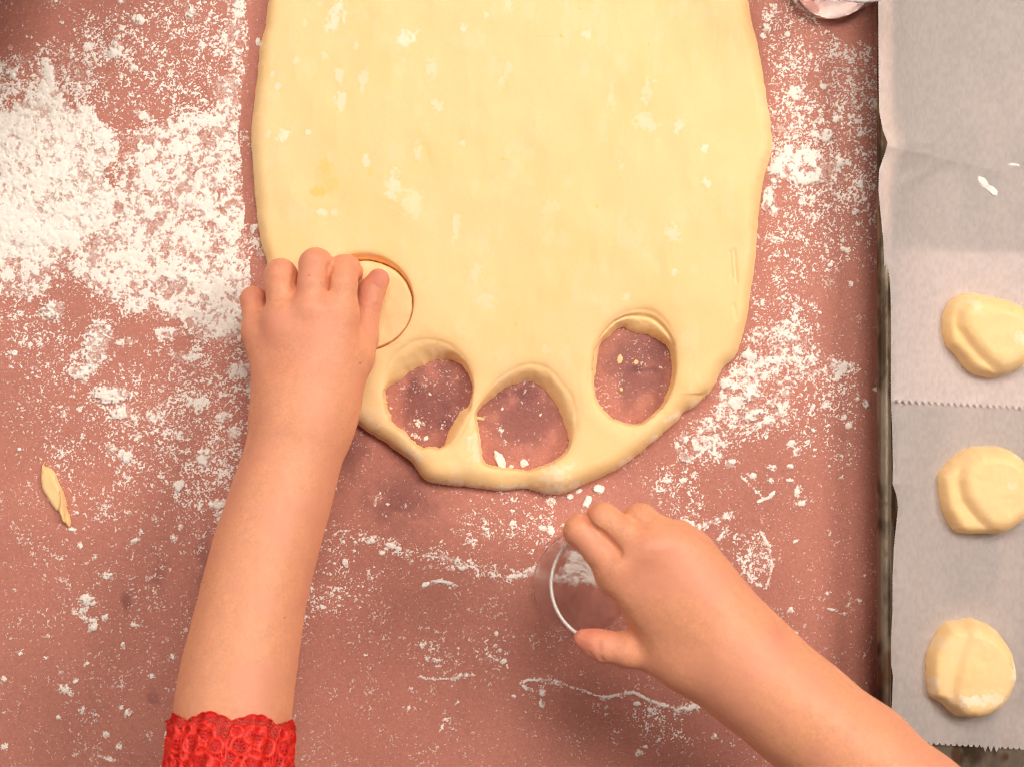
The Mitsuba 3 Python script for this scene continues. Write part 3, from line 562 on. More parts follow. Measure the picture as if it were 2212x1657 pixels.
STROKES = [([(1602, 1030), (1622, 1047), (1642, 1070)], 3, .75), ([(1637, 1083), (1660, 1075), (1672, 1062)], 3.2, .88), ([(1480, 1124), (1503, 1142)], 6, .97), ([(1503, 1142), (1530, 1130), (1560, 1117), (1578, 1112)], 5, .88),
           ([(1570, 1140), (1560, 1155), (1552, 1165)], 3.7, 1.0), ([(1645, 1150), (1660, 1180), (1668, 1210), (1662, 1250), (1655, 1270)], 3, .86), ([(790, 1160), (850, 1180), (890, 1195), (950, 1200), (985, 1215), (1050, 1235), (1100, 1243)], 11, .42),
           ([(1095, 1245), (1150, 1237)], 5, .82), ([(1135, 1238), (1154, 1228)], 7, .9), ([(915, 1264), (935, 1257), (955, 1254), (975, 1261), (985, 1265)], 4, .95), ([(905, 1460), (930, 1466), (975, 1465)], 2.2, .7), ([(980, 1463), (1000, 1459), (1020, 1457)], 4, .97),
           ([(1125, 1475), (1140, 1468), (1180, 1468), (1215, 1476)], 3, .8), ([(1215, 1476), (1260, 1490), (1300, 1506)], 2.4, .72), ([(1300, 1506), (1340, 1500), (1368, 1494), (1395, 1508), (1430, 1522), (1470, 1533)], 3.4, .92), ([(1466, 1533), (1500, 1526), (1530, 1513)], 6.5, .995),
           ([(1700, 100), (1760, 60)], 2, .5), ([(0, 0), (1, 1)], 1, .0)]
D = ndimage.zoom(D, 1, order=1)
ci, cj = (VX[:, 0] + 40) / 3.0, (VY[0] + 40) / 3.0
D = ndimage.map_coordinates(D, np.stack(np.meshgrid(ci, cj, indexing='ij')), order=1, mode='nearest')
LUMP = np.zeros_like(D)


def window(x0, x1, y0, y1):
    i0, i1 = np.searchsorted(VX[:, 0], [x0, x1])
    j1, j0 = len(fy) - np.searchsorted(VY[0][::-1], [y0, y1])
    return slice(i0, i1), slice(j0, j1)


for x, y, rx, ry, a, rot in SPOTS:
    R = 2.2 * max(rx, ry)
    sl = window(x - R, x + R, y - R, y + R)
    ca, sa = math.cos(math.radians(rot)), math.sin(math.radians(rot))
    dx, dy = VX[sl] - x, VY[sl] - y
    r2 = ((dx * ca + dy * sa) / rx) ** 2 + ((-dx * sa + dy * ca) / ry) ** 2
    D[sl] = np.maximum(D[sl], a * np.exp(-0.45 * r2 ** 1.6))
    if a >= .9:
        LUMP[sl] = np.maximum(LUMP[sl], np.clip(1 - r2 / 1.6, 0, 1) ** 0.6 * min(0.0014, 0.45 * min(rx, ry) * S) * (a - .85) / .15)
for pts, wd, a in STROKES:
    pts = np.array(pts, float)
    sl = window(pts[:, 0].min() - 4 * wd, pts[:, 0].max() + 4 * wd, pts[:, 1].min() - 4 * wd, pts[:, 1].max() + 4 * wd)
    best = np.full(VX[sl].shape, 1e9)
    for p0, p1 in zip(pts[:-1], pts[1:]):
        dv = p1 - p0
        t = np.clip(((VX[sl] - p0[0]) * dv[0] + (VY[sl] - p0[1]) * dv[1]) / (dv @ dv), 0, 1)
        best = np.minimum(best, np.hypot(VX[sl] - p0[0] - t * dv[0], VY[sl] - p0[1] - t * dv[1]))
    D[sl] = np.maximum(D[sl], min(a, .88) * np.exp(-0.5 * (best / wd) ** 2.2))
    if a > .9:
        LUMP[sl] = np.maximum(LUMP[sl], np.clip(1 - (best / wd) ** 2 / 1.5, 0, 1) ** .6 * wd * S * 0.35)
# clean bands: where the dough shrank back, where it lay, and the ring left by the glass
edge = np.interp(VY, [-40, 0, 100, 200, 300, 420, 490, 560, 640, 1700], [543, 542, 532, 525, 518, 523, 526, 539, 545, 4000])
edge = edge + 3.0 * gnoise(D.shape, 14, 71)
band = (VX > edge) & (VX < 1100) & (VY < 640)
keep = ((VX > 526) & (VX < 575) & (VY > 484) & (VY < 560)) | ((VX > 518) & (VX < 540) & (VY > 284) & (VY < 318)) | ((VX > 550) & (VX < 566) & (VY > 80) & (VY < 104))
D = np.where(band & ~keep, np.minimum(D, 0.02), D)
D = np.where(D < 0.024, np.where(VY < 1010, 0.006, D), D)
sh = D.shape
from scipy.special import ndtr
c_ = 0.00033 / CELL
nz = 0.70 * gnoise(sh, 0.9, 1) + 0.80 * gnoise(sh, 1.9 * c_, 2) + 0.62 * gnoise(sh, 4.5 * c_, 3) + 0.40 * gnoise(sh, 12 * c_, 4) + 0.2 * gnoise(sh, 30 * c_, 5)
U = ndtr(nz / nz.std())
nf = 0.9 * gnoise(sh, 0.75, 21) + 0.65 * gnoise(sh, 1.5, 22) + 0.40 * gnoise(sh, 4.0, 23) + 0.30 * gnoise(sh, 16, 24)
U2 = ndtr(nf / nf.std())
rq = np.random.default_rng(8)
fine = np.kron(rq.random((sh[0] // 2 + 1, sh[1] // 2 + 1)), np.ones((2, 2)))[:sh[0], :sh[1]]
dust = ndtr(gnoise(sh, 12, 18))
body = ndimage.gaussian_filter(np.clip(D - U, 0, 1), 1.1)
mixw = np.clip((D - .25) / .5, 0, 1)
G = (D - (U * mixw + U2 * (1 - mixw)))
cover = np.clip((G + 0.07) / (0.14 + 0.26 * D), 0, 1)
veil = np.clip(D * 1.1 - U2 * 0.9 + 0.1, 0, 1) * 0.45
tone = np.kron(rq.random((sh[0] // 2 + 1, sh[1] // 2 + 1)), np.ones((2, 2)))[:sh[0], :sh[1]]
speck = (0.25 + 0.65 * tone) * (fine < (0.03 + 0.22 * dust) * np.clip(D, 0, .5) + np.where(VY > 1050, 0.0022, 0.0035))
cover = np.maximum(np.maximum(cover, veil), speck)
on = cover > 0.06
HF = 0.00012 + 0.0006 * body + LUMP * np.clip(1.1 - 0.25 * ndtr(gnoise(sh, 4, 9)), 0, 1) + (0.00005 * gnoise(sh, 0.8, 12) + 0.00012 * gnoise(sh, 4, 13)) * np.clip(D, 0, 1)
HF = np.maximum(HF, 0.00008) * np.clip(cover * 1.3, 0.3, 1) + 0.00004
# no flour where dough lies
gi, gj = (FX - gx0) / step, (FY - gy0) / step
zd = ndimage.map_coordinates(Zdough, np.stack([gi, gj]), order=1, mode='constant', cval=-1.0)
on &= zd < 0.0012
on &= ~((FX > TRX0 + 0.008))


def flour_part(key, mask):
    q = on & mask
    f = grid_faces(*sh)
    qf = q.ravel()
    # a triangle stays when two of its corners carry flour
    f = f[qf[f].sum(1) >= 2]
    used = np.unique(f)
    re = np.full(qf.size, -1)
    re[used] = np.arange(len(used))
    z = np.where(q, HF, 0.00005).ravel()[used]
    cv_ = np.where(q, cover, 0.0).ravel()[used]
    v = np.stack([FX.ravel()[used], FY.ravel()[used], z], 1)
    put(key, (v, re[f]), 'flour_mat', True, uv=np.stack([cv_, cv_ * 0], 1))


HOLES = [PX(closed_curve(t, 300)) for t in (TA, TB, TC)]
inh = np.zeros(sh, bool)
for h in HOLES:
    inh |= contains_xy(Polygon(h), FX.ravel(), FY.ravel()).reshape(sh)
left = (VX < 800) & (VY < 1150) & ~inh
right = (VX > 1400) & (VY < 1300) & ~inh
flour_part('flour', left)
flour_part('flour_001', right)
flour_part('flour_002', inh)
flour_part('flour_003', ~(left | right | inh))
say('flour', 'thick drift of white flour to the left of the dough', 'flour', kind='stuff')
say('flour_001', 'scattered white flour between the dough and the baking tray', 'flour', kind='stuff')
say('flour_002', 'little flecks of flour inside the cut holes', 'flour', kind='stuff')
say('flour_003', 'thin flour specks and smears below the dough, at the front of the counter', 'flour', kind='stuff')


def lump(key, vx, vy, rx, ry, rot, h, seed, mat='lump_mat', zbase=0.0):
    m = trimesh.creation.icosphere(subdivisions=4)
    v = np.array(m.vertices)
    r = 1 + 1.5 * vnoise(v + seed * 5.1, 0.6, seed, 4) + 0.5 * vnoise(v + seed, 0.2, seed, 2)
    v = v * r[:, None]
    ca, sa = math.cos(math.radians(rot)), math.sin(math.radians(rot))
    x, y = v[:, 0] * rx * S, v[:, 1] * ry * S
    q = P(vx, vy)
    z = (np.clip(v[:, 2], -0.2, 0.75) + 0.2) * h * 0.8  + 0.0001 + zbase
    m.vertices = np.stack([q[0] + x * ca + y * sa, q[1] - x * sa + y * ca, z], 1)
    put(key, m, mat, True)


for i, (a, lab) in enumerate([
    ((1294, 1056, 12, 9, 10, .0022, 1), 'white flour chip furthest right below the lower edge of the dough'),
    ((1269, 1083, 7, 13, 25, .002, 2), 'long flour chip beside the fingertips of the right hand'),
    ((1232, 1073, 6, 5, 0, .0016, 3), 'small flour chip just under the lowest bulge of the dough'),
    ((1250, 1061, 7, 4, -20, .0014, 4), 'tiny flour chip between the dough edge and the two bigger chips'),
    ((1080, 994, 8, 19, -25, .0024, 5), 'long flour chip at the bottom of the middle hole'),
    ((1132, 1000, 8, 7, 0, .0016, 6), 'crumbly flour chip to the right in the middle hole'),
    ((746, 1214, 6, 7, 0, .0018, 7), 'single rounded flour crumb beside the left forearm'),
    ((386, 1050, 7, 10, 0, .002, 8), 'oval flour lump on the speckled counter left of the forearm'),
    ((275, 988, 10, 9, 0, .002, 9), 'rounded flour lump at the lower tip of the flour drift')]):
    key = 'flour_lump' + ('' if i == 0 else f'_{i:03d}')
    lump(key, *a)
    say(key, lab, 'flour lump', 'small lumps of flour on the counter')
for i, (a, lab) in enumerate([
    ((1339, 777, 4, 9, 15, .0006, 21), 'shred of dough stuck inside the right hole'),
    ((1374, 783, 4, 5, 0, .0006, 22), 'round dough crumb beside the shred in the right hole'),
    ((1342, 841, 3, 3.5, 0, .0005, 23), 'small dough crumb low in the right hole'),
    ((1034, 903, 12, 3, 12, .0010, 24), 'thin sliver of dough at the left side of the middle hole')]):
    key = 'dough_crumb' + ('' if i == 0 else f'_{i:03d}')
    lump(key, *a, mat='dough_mat')
    say(key, lab, 'dough crumb')
# flour on the parchment
for i, (a, lab) in enumerate([
    ((2118, 396, 13, 6, 42, .0009, 41), 'upper bit of the flour streak on the parchment below the crease'),
    ((2139, 415, 12, 7, 48, .0012, 44), 'lower, thicker bit of the flour streak on the parchment below the crease'),
    ((2026, 522, 5, 4, 0, .0008, 42), 'speck of flour on the parchment above the first dough round'),
    ((2184, 359, 11, 2.5, 5, .0007, 43), 'faint line of flour along the crease of the parchment')]):
    key = f'flour_lump_{9 + i:03d}'
    lump(key, *a, zbase=0.0036)
    say(key, lab, 'flour lump', 'bits of flour on the parchment')


# ------------------------------------------------------------------ glasses
def lathe(profile, n=96):
    a = np.arange(n) * 2 * np.pi / n
    p = np.array(profile)
    rows = [np.stack([r * np.cos(a), r * np.sin(a), np.full(n, z)], 1) if r > 1e-9 else np.array([[0, 0, z]]) for r, z in p]
    v, f, at = [], [], 0
    for k, r in enumerate(rows):
        v.append(r)
        if k:
            prev = rows[k - 1]
            i = np.arange(n)
            j = (i + 1) % n
            if len(prev) == 1:
                f.append(np.stack([np.full(n, at - 1), at + j, at + i], 1)[:, ::-1])
            elif len(r) == 1:
                b = at - n
                f.append(np.stack([b + i, b + j, np.full(n, at)], 1))
            else:
                b = at - n
                f.append(np.stack([b + i, b + j, at + j], 1))
                f.append(np.stack([b + i, at + j, at + i], 1))
        at += len(r)
    return np.vstack(v), np.vstack(f)


def tumbler(key, rb, rt, h, wall, base, place, thin=False):
    """thin wall, thick foot and rounded rim, each a mesh of its own"""
    o = [(0, 0.0008), (rb - 0.006, 0.0006), (rb - 0.003, 0.0), (rb - 0.001, 0.0006), (rb, 0.002), (rb + (rt - rb) * base / h, base + .0008),
         (rb - wall - 0.0012, base + 0.0004), (rb - wall - 0.004, base), (0, base)]
    if thin:                                              # thin flat bottom and the round of its edge
        v, f = lathe([(0, 0.0012), (rb - 0.0014, 0.0012)])
        put(key + '__foot', (place(v), f), 'glass_foot_mat', True)
        a = np.linspace(0, 2 * np.pi, 13)
        v, f = lathe([(rb - 0.0008 + 0.0009 * math.cos(t), 0.0011 + 0.0011 * math.sin(t)) for t in a])
        put(key + '__foot_edge', (place(v), f), 'glass_mat', True)
    else:
        v, f = lathe(o)
        put(key + '__foot', (place(v), f), 'glass_mat', 40)
    prof = [(rb + (rt - rb) * z / h, z) for z in np.linspace(base + 0.001, h - 0.0012, 18)]
    prof += [(r - wall, z) for r, z in prof[::-1]]
    v, f = lathe(prof)
    put(key + '__wall', (place(v), f), 'glass_wall_mat', True)
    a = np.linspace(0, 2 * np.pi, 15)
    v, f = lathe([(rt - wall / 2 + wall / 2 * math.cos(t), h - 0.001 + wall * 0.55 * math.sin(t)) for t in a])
    put(key + '__rim', (place(v), f), 'glass_rim_glint_mat', True)


def tilt(v, p0, p1):
    ax = p1 - p0
    ax = ax / np.linalg.norm(ax)
    x = np.cross([0, 1, 0], ax)
    x /= np.linalg.norm(x)
    y = np.cross(ax, x)
    return v @ np.stack([x, y, ax]) + p0


gb, gt = P(1264, 1258.5, 0.004), P(1313.8, 1262.4, 0.080)
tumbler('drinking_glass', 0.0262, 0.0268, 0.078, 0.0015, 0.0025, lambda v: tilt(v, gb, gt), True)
say('drinking_glass', 'clear glass tilted over flour, held in the right hand', 'glass')
q = P(1790, -44, 0.0002)
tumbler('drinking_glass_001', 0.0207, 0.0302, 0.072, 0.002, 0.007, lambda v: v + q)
say('drinking_glass_001', 'clear tapered glass cut off by the top edge beside the baking tray', 'glass')

# ------------------------------------------------------------------ unseen bowl added beyond the top left corner to cast the shade there
bv, bf = lathe([(0, 0.0), (0.068, 0.0), (0.074, 0.003), (0.090, 0.017), (0.104, 0.036), (0.117, 0.054), (0.1275, 0.070), (0.1285, 0.072), (0.1265, 0.073), (0.124, 0.071), (0.113, 0.054), (0.098, 0.036), (0.083, 0.019), (0.066, 0.005), (0, 0.004)])
q = np.array([-0.3405, 0.2555, 0.0])
put('added_bowl', (bv + np.array([q[0], q[1], 0.0002]), bf), 'added_bowl_mat', 40)
say('added_bowl', 'dark bowl added just out of the picture to shade its top left corner', 'bowl')


# ------------------------------------------------------------------ the child's arms
def cone_sdf(p, a, b, ra, rb):
    """distance to the round cone between spheres a, ra and b, rb"""
    ba = b - a
    l2 = ba @ ba
    pa = p - a
    t = np.clip((pa @ ba) / l2, 0, 1)
    return np.linalg.norm(pa - t[..., None] * ba, axis=-1) - (ra + (rb - ra) * t)


def smin(a, b, k):
    h = np.clip(0.5 + 0.5 * (b - a) / k, 0, 1)
    return b + (a - b) * h - k * h * (1 - h)


def surface_nets(F, origin, h):
    """mesh of F = 0 on a regular grid"""
    s = F < 0
    nx, ny, nz_ = F.shape
    cnt = np.zeros((nx - 1, ny - 1, nz_ - 1))
    acc = np.zeros((nx - 1, ny - 1, nz_ - 1, 3))
    corners = [(i, j, k) for i in (0, 1) for j in (0, 1) for k in (0, 1)]
    for c0 in corners:
        for ax in range(3):
            if c0[ax]:
                continue
            c1 = list(c0)
            c1[ax] = 1
            A = F[c0[0]:nx - 1 + c0[0], c0[1]:ny - 1 + c0[1], c0[2]:nz_ - 1 + c0[2]]
            B = F[c1[0]:nx - 1 + c1[0], c1[1]:ny - 1 + c1[1], c1[2]:nz_ - 1 + c1[2]]
            x = (A < 0) != (B < 0)
            t = np.where(x, A / np.where(x, A - B, 1), 0)
            cnt += x
            for d in range(3):
                acc[..., d] += np.where(x, c0[d] + (t if d == ax else 0), 0)
    ok = cnt > 0
    idx = np.full(ok.shape, -1)
    idx[ok] = np.arange(ok.sum())
    base = np.argwhere(ok)
    v = origin + (base + acc[ok] / cnt[ok][:, None]) * h
    faces = []
    for ax in range(3):
        a0 = [slice(1, -1)] * 3
        a0[ax] = slice(0, -1)
        a1 = [slice(1, -1)] * 3
        a1[ax] = slice(1, None)
        A, B = s[tuple(a0)], s[tuple(a1)]
        e = np.argwhere(A != B)
        inside = A[tuple(e.T)]
        e = e + np.array([0 if d == ax else 1 for d in range(3)])
        u, w_ = (ax + 1) % 3, (ax + 2) % 3
        du, dw = np.eye(3, dtype=int)[u], np.eye(3, dtype=int)[w_]
        q = np.stack([idx[tuple((e - du - dw).T)], idx[tuple((e - dw).T)], idx[tuple(e.T)], idx[tuple((e - du).T)]], 1)
        q = np.where(inside[:, None], q, q[:, ::-1])
        faces.append(q)
    q = np.vstack(faces)
    q = q[(q >= 0).all(1)]
    return v, np.vstack([q[:, [0, 1, 2]], q[:, [0, 2, 3]]])


def limb(palm, fingers, kpalm, kfing, kroot, grooves, h, pads=()):
    """palm: cones; fingers: lists of cones; all (a, b, ra, rb). Returns mesh vertices, faces."""
    allc = palm + [c for f in fingers for c in f]
    pts = np.array([c[0] for c in allc] + [c[1] for c in allc])
    rr = np.array([c[2] for c in allc] + [c[3] for c in allc])
    lo = (pts - rr[:, None]).min(0) - 0.006
    hi = (pts + rr[:, None]).max(0) + 0.006
    axes = [np.arange(lo[d], hi[d], h) for d in range(3)]
    shp = tuple(len(a) for a in axes)
    F = np.full(shp, 0.02)

    def near(cones, pad):
        p = np.array([c[0] for c in cones] + [c[1] for c in cones])
        r = np.array([c[2] for c in cones] + [c[3] for c in cones])
        l, u = (p - r[:, None]).min(0) - pad, (p + r[:, None]).max(0) + pad
        sl = tuple(slice(max(0, int((l[d] - lo[d]) / h)), min(shp[d], int((u[d] - lo[d]) / h) + 2)) for d in range(3))
        g = np.stack(np.meshgrid(*[axes[d][sl[d]] for d in range(3)], indexing='ij'), -1)
        return sl, g

    for c in palm:
        sl, g = near([c], 0.016)
        F[sl] = smin(F[sl], cone_sdf(g, *c), kpalm)
    FF = np.full(shp, 0.02)
    for f in fingers:
        sl, g = near(f, 0.010)
        d = np.full(g.shape[:3], 0.02)
        for c in f:
            d = smin(d, cone_sdf(g, *c), kfing)
        FF[sl] = smin(FF[sl], d, 0.0007)
    F = smin(F, FF, kroot)
    for (a, r) in pads:                                   # soft swellings (+) and dimples (-)
        R = abs(r[0])
        sl, g = near([(a, a, R * 2, R * 2)], 0.004)
        F[sl] = F[sl] - r[1] * np.exp(-((g - a) ** 2).sum(-1) / R ** 2)
    for (a, b, wd, dep) in grooves:                       # skin folds
        sl, g = near([(a, b, wd * 3, wd * 3)], 0.004)
        F[sl] = F[sl] + dep * np.exp(-(cone_sdf(g, a, b, 0, 0) / wd) ** 2)
    F = ndimage.gaussian_filter(F, 0.6)
    v, f = surface_nets(F, lo, h)
    return v, f


def L(zx, zy, z):                       # layout of the left hand's enlargement
    return P(460.8 + zx / 3.835, 489.6 + zy / 3.835, z / 1000)


def R(zx, zy, z):                       # layout of the right hand's enlargement
    return P(1094.5 + zx / 3.835, 1036.9 + zy / 3.835, z / 1000)


def chain(f, joints):
    return [(f(*a[:3]), f(*b[:3]), a[3] / 1000, b[3] / 1000) for a, b in zip(joints[:-1], joints[1:])]


Vv = lambda x, y, z: P(x, y, z / 1000)
lpalm = []
lpalm += chain(L, [(930, 1480, 46, 14.5), (1040, 740, 46, 9.4)])
lpalm += chain(L, [(830, 1480, 47, 15), (815, 720, 49, 9.8)])
lpalm += chain(L, [(720, 1480, 46, 15), (590, 780, 47, 9.2)])
lpalm += chain(L, [(630, 1480, 44, 14.5), (385, 880, 41, 8.2)])
lpalm += chain(L, [(960, 1400, 42, 13), (1170, 1080, 38, 9.0)])
lpalm += chain(L, [(775, 1480, 44, 18), (775, 1000, 44, 13)])
lpalm += [(Vv(643, 865, 46), Vv(652, 925, 47), .0195, .0200), (Vv(674, 865, 46), Vv(650, 925, 47), .0165, .0200)]
lpalm += chain(Vv, [(650, 925, 47, 20.2), (619, 1037, 53, 20.9), (595, 1115, 58, 21.2), (569, 1200, 63, 21.9), (546, 1295, 69, 22.0), (527, 1390, 75, 22.8), (510.6, 1475, 80, 23.4), (501, 1555, 85, 23.4), (485, 1700, 94, 23.6), (470, 1850, 104, 24)])
lf = [chain(L, [(1050, 730, 46, 8.6), (1072, 470, 47, 6.8), (1078, 365, 43, 7.2), (1105, 350, 27, 6.5), (1150, 378, 18.5, 5.6)]),
      chain(L, [(803, 710, 49, 9.0), (817, 470, 50, 7.0), (850, 322, 46, 8.0), (870, 340, 29, 7.2), (885, 385, 19, 6.2)]),
      chain(L, [(585, 770, 47, 8.4), (560, 520, 46, 6.9), (558, 402, 42, 7.5), (580, 408, 27, 6.8), (620, 440, 18.5, 5.8)]),
      chain(L, [(380, 860, 41, 7.6), (330, 604, 34, 6.0), (346, 610, 24, 5.6), (380, 640, 17.5, 5.0)]),
      chain(L, [(1180, 1100, 37, 8.4), (1245, 930, 33, 6.9), (1288, 650, 27, 5.8), (1310, 540, 25, 6.4), (1368, 442, 22, 5.5)])]
lgro = [(L(xa, ya, z), L(xb, yb, z), .0013, .0024) for z in (50, 45) for xa, ya, xb, yb in ((958, 330, 947, 450), (947, 450, 938, 545))] + [(L(1195, 655, 33), L(1290, 690, 34), .0009, .0014), (L(1290, 690, 34), L(1385, 715, 30), .0009, .0014), (L(1215, 600, 33), L(1290, 640, 34), .0008, .0011), (L(1290, 640, 34), L(1390, 665, 30), .0008, .0011),
        (L(1200, 700, 38), L(1190, 480, 38), .0012, .0012),
        (L(760, 230, 54), L(950, 222, 54), .0005, .0004), (L(470, 305, 49), L(640, 300, 49), .0005, .0004), (L(1000, 275, 50), L(1140, 270, 50), .0005, .0004),
        
        (L(705, 330, 45), L(680, 450, 50), .0014, .0026), (L(680, 450, 50), L(650, 560, 53), .0013, .0018),
        (L(425, 500, 42), L(420, 610, 44), .0014, .0022), (L(420, 610, 44), L(405, 720, 47), .0013, .0018)]
lpad = [(L(565, 740, 57), (.008, .0006)), (L(815, 690, 60), (.008, .0008)), (L(1045, 700, 56), (.008, .0004)), (L(690, 760, 58), (.006, -.0006)), (L(935, 740, 58), (.006, -.0004)), (L(480, 810, 53), (.008, .0017)),
        (L(640, 980, 60), (.009, -.0005)), (L(900, 960, 61), (.009, -.0004)), (L(500, 1080, 56), (.009, -.0006)), (L(300, 900, 46), (.008, .0006))]
lv, lfc = limb(lpalm, lf, 0.010, 0.0022, 0.0035, lgro, 0.00075, lpad)

rpalm = []
W1, W2 = R(2015, 1390, 95), R(1840, 1600, 94)
for a, b in [((W1, .0150), (R(1555, 600, 96), .0086)), ((W1, .0150), (R(1360, 530, 100), .0100)), ((R(1927, 1496, 97), .0155), (R(1165, 575, 101), .0104)), ((W2, .0150), (R(925, 775, 98), .0102)),
             ((W2, .0145), (R(1330, 1440, 92), .0105)), ((R(1927, 1496, 93), .0185), (R(1300, 900, 95), .0125)), ((R(1500, 1500, 94), .012), (R(1180, 1120, 92), .0085))]:
    rpalm.append((a[0], b[0], a[1], b[1]))
rpalm += chain(Vv, [(1597, 1427, 95, 22.3), (1668, 1489, 98, 22.6), (1744, 1551, 101, 22.9), (1857, 1637, 105, 23.2), (1980, 1747, 109, 23.8), (2150, 1890, 115, 24.5)])
rf_ = [chain(R, [(925, 770, 98, 9.2), (775, 602, 99, 6.8), (608, 418, 96, 7.0), (585, 425, 84, 6.1), (570, 425, 72, 5.2)]),
       chain(R, [(1165, 570, 101, 9.2), (985, 442, 101, 6.9), (800, 322, 98, 7.0), (765, 322, 86, 6.2), (740, 345, 73, 5.3)]),
       chain(R, [(1360, 525, 100, 8.8), (1235, 415, 99, 6.7), (1112, 328, 96, 7.0), (1075, 325, 84, 6.2), (1030, 350, 72, 5.3)]),
       chain(R, [(1555, 600, 96, 7.8), (1500, 515, 93, 6.0), (1440, 447, 90, 6.0), (1390, 435, 79, 5.4), (1330, 440, 70, 4.9)]),
       chain(R, [(1340, 1440, 92, 9.6), (1010, 1400, 90, 8.0), (800, 1375, 88, 6.9), (720, 1345, 87, 6.0), (632, 1312, 86, 4.3)])]
rgro = [(R(690, 440, 104), R(610, 330, 104), .0007, .0005), (R(790, 1480, 93), R(745, 1290, 95), .0010, .0009), (R(750, 1490, 90), R(690, 1420, 92), .0009, .0007), (R(830, 260, 106), R(800, 380, 106), .0012, .0005),
        (R(655, 305, 100), R(800, 450, 104), .0012, .0028), (R(800, 450, 104), R(945, 605, 107), .0011, .0022), (R(960, 250, 102), R(1060, 340, 104), .0013, .0022), (R(1060, 340, 104), R(1165, 440, 107), .0012, .0014),
        (R(1370, 370, 97), R(1430, 450, 100), .0014, .0016), (R(885, 1290, 99), R(900, 1400, 98), .0018, .0006)]
rpad = [(R(930, 740, 108), (.007, .0012)), (R(1175, 555, 112), (.007, .0012)), (R(1530, 550, 105), (.006, .0010)), (R(1350, 510, 110), (.006, .0006)), (R(1060, 690, 107), (.007, .0015)), (R(1270, 610, 109), (.007, .0004)),
        (R(1000, 1330, 100), (.006, -.0010)), (R(900, 1330, 97), (.005, -.0006)), (R(1500, 1000, 110), (.02, .0006)), (P(1660, 1375, .112), (.006, .0008))]
rv_, rfc = limb(rpalm, rf_, 0.010, 0.0022, 0.0035, rgro, 0.00075, rpad)

RED = [(L(700, 850, 56), .030, .26), (L(800, 560, 54), .018, .2), (L(640, 1150, 55), .03, .14), (R(1300, 800, 110), .03, .12), (L(1372, 440, 24), .010, .75), (L(1300, 600, 28), .012, .35), (L(330, 580, 36), .010, .5), (L(360, 800, 46), .012, .2), (L(860, 300, 48), .010, .25), (L(565, 380, 44), .010, .2), (L(1090, 340, 44), .012, .25), (L(1200, 370, 25), .010, .5), (L(800, 720, 55), .02, .2), (L(700, 1150, 55), .03, .12),
       (R(640, 1315, 88), .011, .8), (R(760, 1370, 90), .010, .45), (R(510, 420, 88), .008, .55), (R(950, 740, 104), .011, .28), (R(1190, 570, 108), .011, .2), (R(1530, 540, 102), .010, .2), (R(1000, 1380, 95), .010, .22), (P(1672, 1382, .11), .006, .35), (R(670, 280, 98), .007, .4)]
MOLES = [(L(806, 412, 53), .0005), (L(1220, 1132, 48), .0006), (P(613, 1335, .09), .0005)]


def skin_color(p, n, uv):
    x, y, z = p.x * 1000, p.y * 1000, p.z * 1000
    m = mikit.fbm(x * 0.07, y * 0.07, z * 0.07, octaves=3) - 0.5
    f = mikit.noise(x * 0.9, y * 0.9, z * 0.9) - 0.5
    pores = mikit.noise(x * 2.2, y * 2.2, z * 2.2) - 0.5
    c = mi.Color3f(0.680, 0.300, 0.165) * (1 + 0.10 * f + 0.20 * pores + 0.10 * (mikit.noise(x * 0.35, y * 0.35, z * 0.35) - 0.5))
    c = mikit.mix(c, mi.Color3f(0.655, 0.270, 0.172), dr.clip(0.35 + 3.2 * m, 0, 1) * 0.65)
    red = mi.Float(0)
    for q, r, k in RED:
        d2 = dr.square(p.x - float(q[0])) + dr.square(p.y - float(q[1])) + dr.square(p.z - float(q[2]))
        red = dr.maximum(red, k * dr.exp(-d2 / (r * r)))
    c = mikit.mix(c, mi.Color3f(0.60, 0.165, 0.125), red * (0.75 + 0.5 * (mikit.noise(x * 0.3, y * 0.3, z * 0.3) - 0.5)))
    mole = mi.Float(0)
    for q, r in MOLES:
        d = dr.sqrt(dr.square(p.x - float(q[0])) + dr.square(p.y - float(q[1])))
        mole = dr.maximum(mole, mikit.smoothstep(r * 1.3, r * 0.6, d))
    return mikit.mix(c, mi.Color3f(0.22, 0.08, 0.05), mole * 0.45)


# wrinkles over the joints: (centre, along the finger, spread)
FOLDS = [(L(1074, 350, 50), L(1050, 730, 46) - L(1078, 365, 43), .0050), (L(852, 300, 54), L(803, 710, 49) - L(850, 322, 46), .0055), (L(558, 385, 49), L(585, 770, 47) - L(558, 402, 42), .0050),
         (L(330, 585, 40), L(380, 860, 41) - L(330, 604, 34), .0042), (L(1290, 650, 33), L(1245, 930, 33) - L(1310, 540, 25), .0042),
         (R(620, 430, 103), R(925, 770, 98) - R(608, 418, 96), .0045), (R(850, 340, 105), R(1165, 570, 101) - R(800, 322, 98), .0050), (R(1130, 340, 103), R(1360, 525, 100) - R(1115, 330, 96), .0045), (R(800, 1375, 95), R(1010, 1400, 90) - R(720, 1345, 87), .0045)]


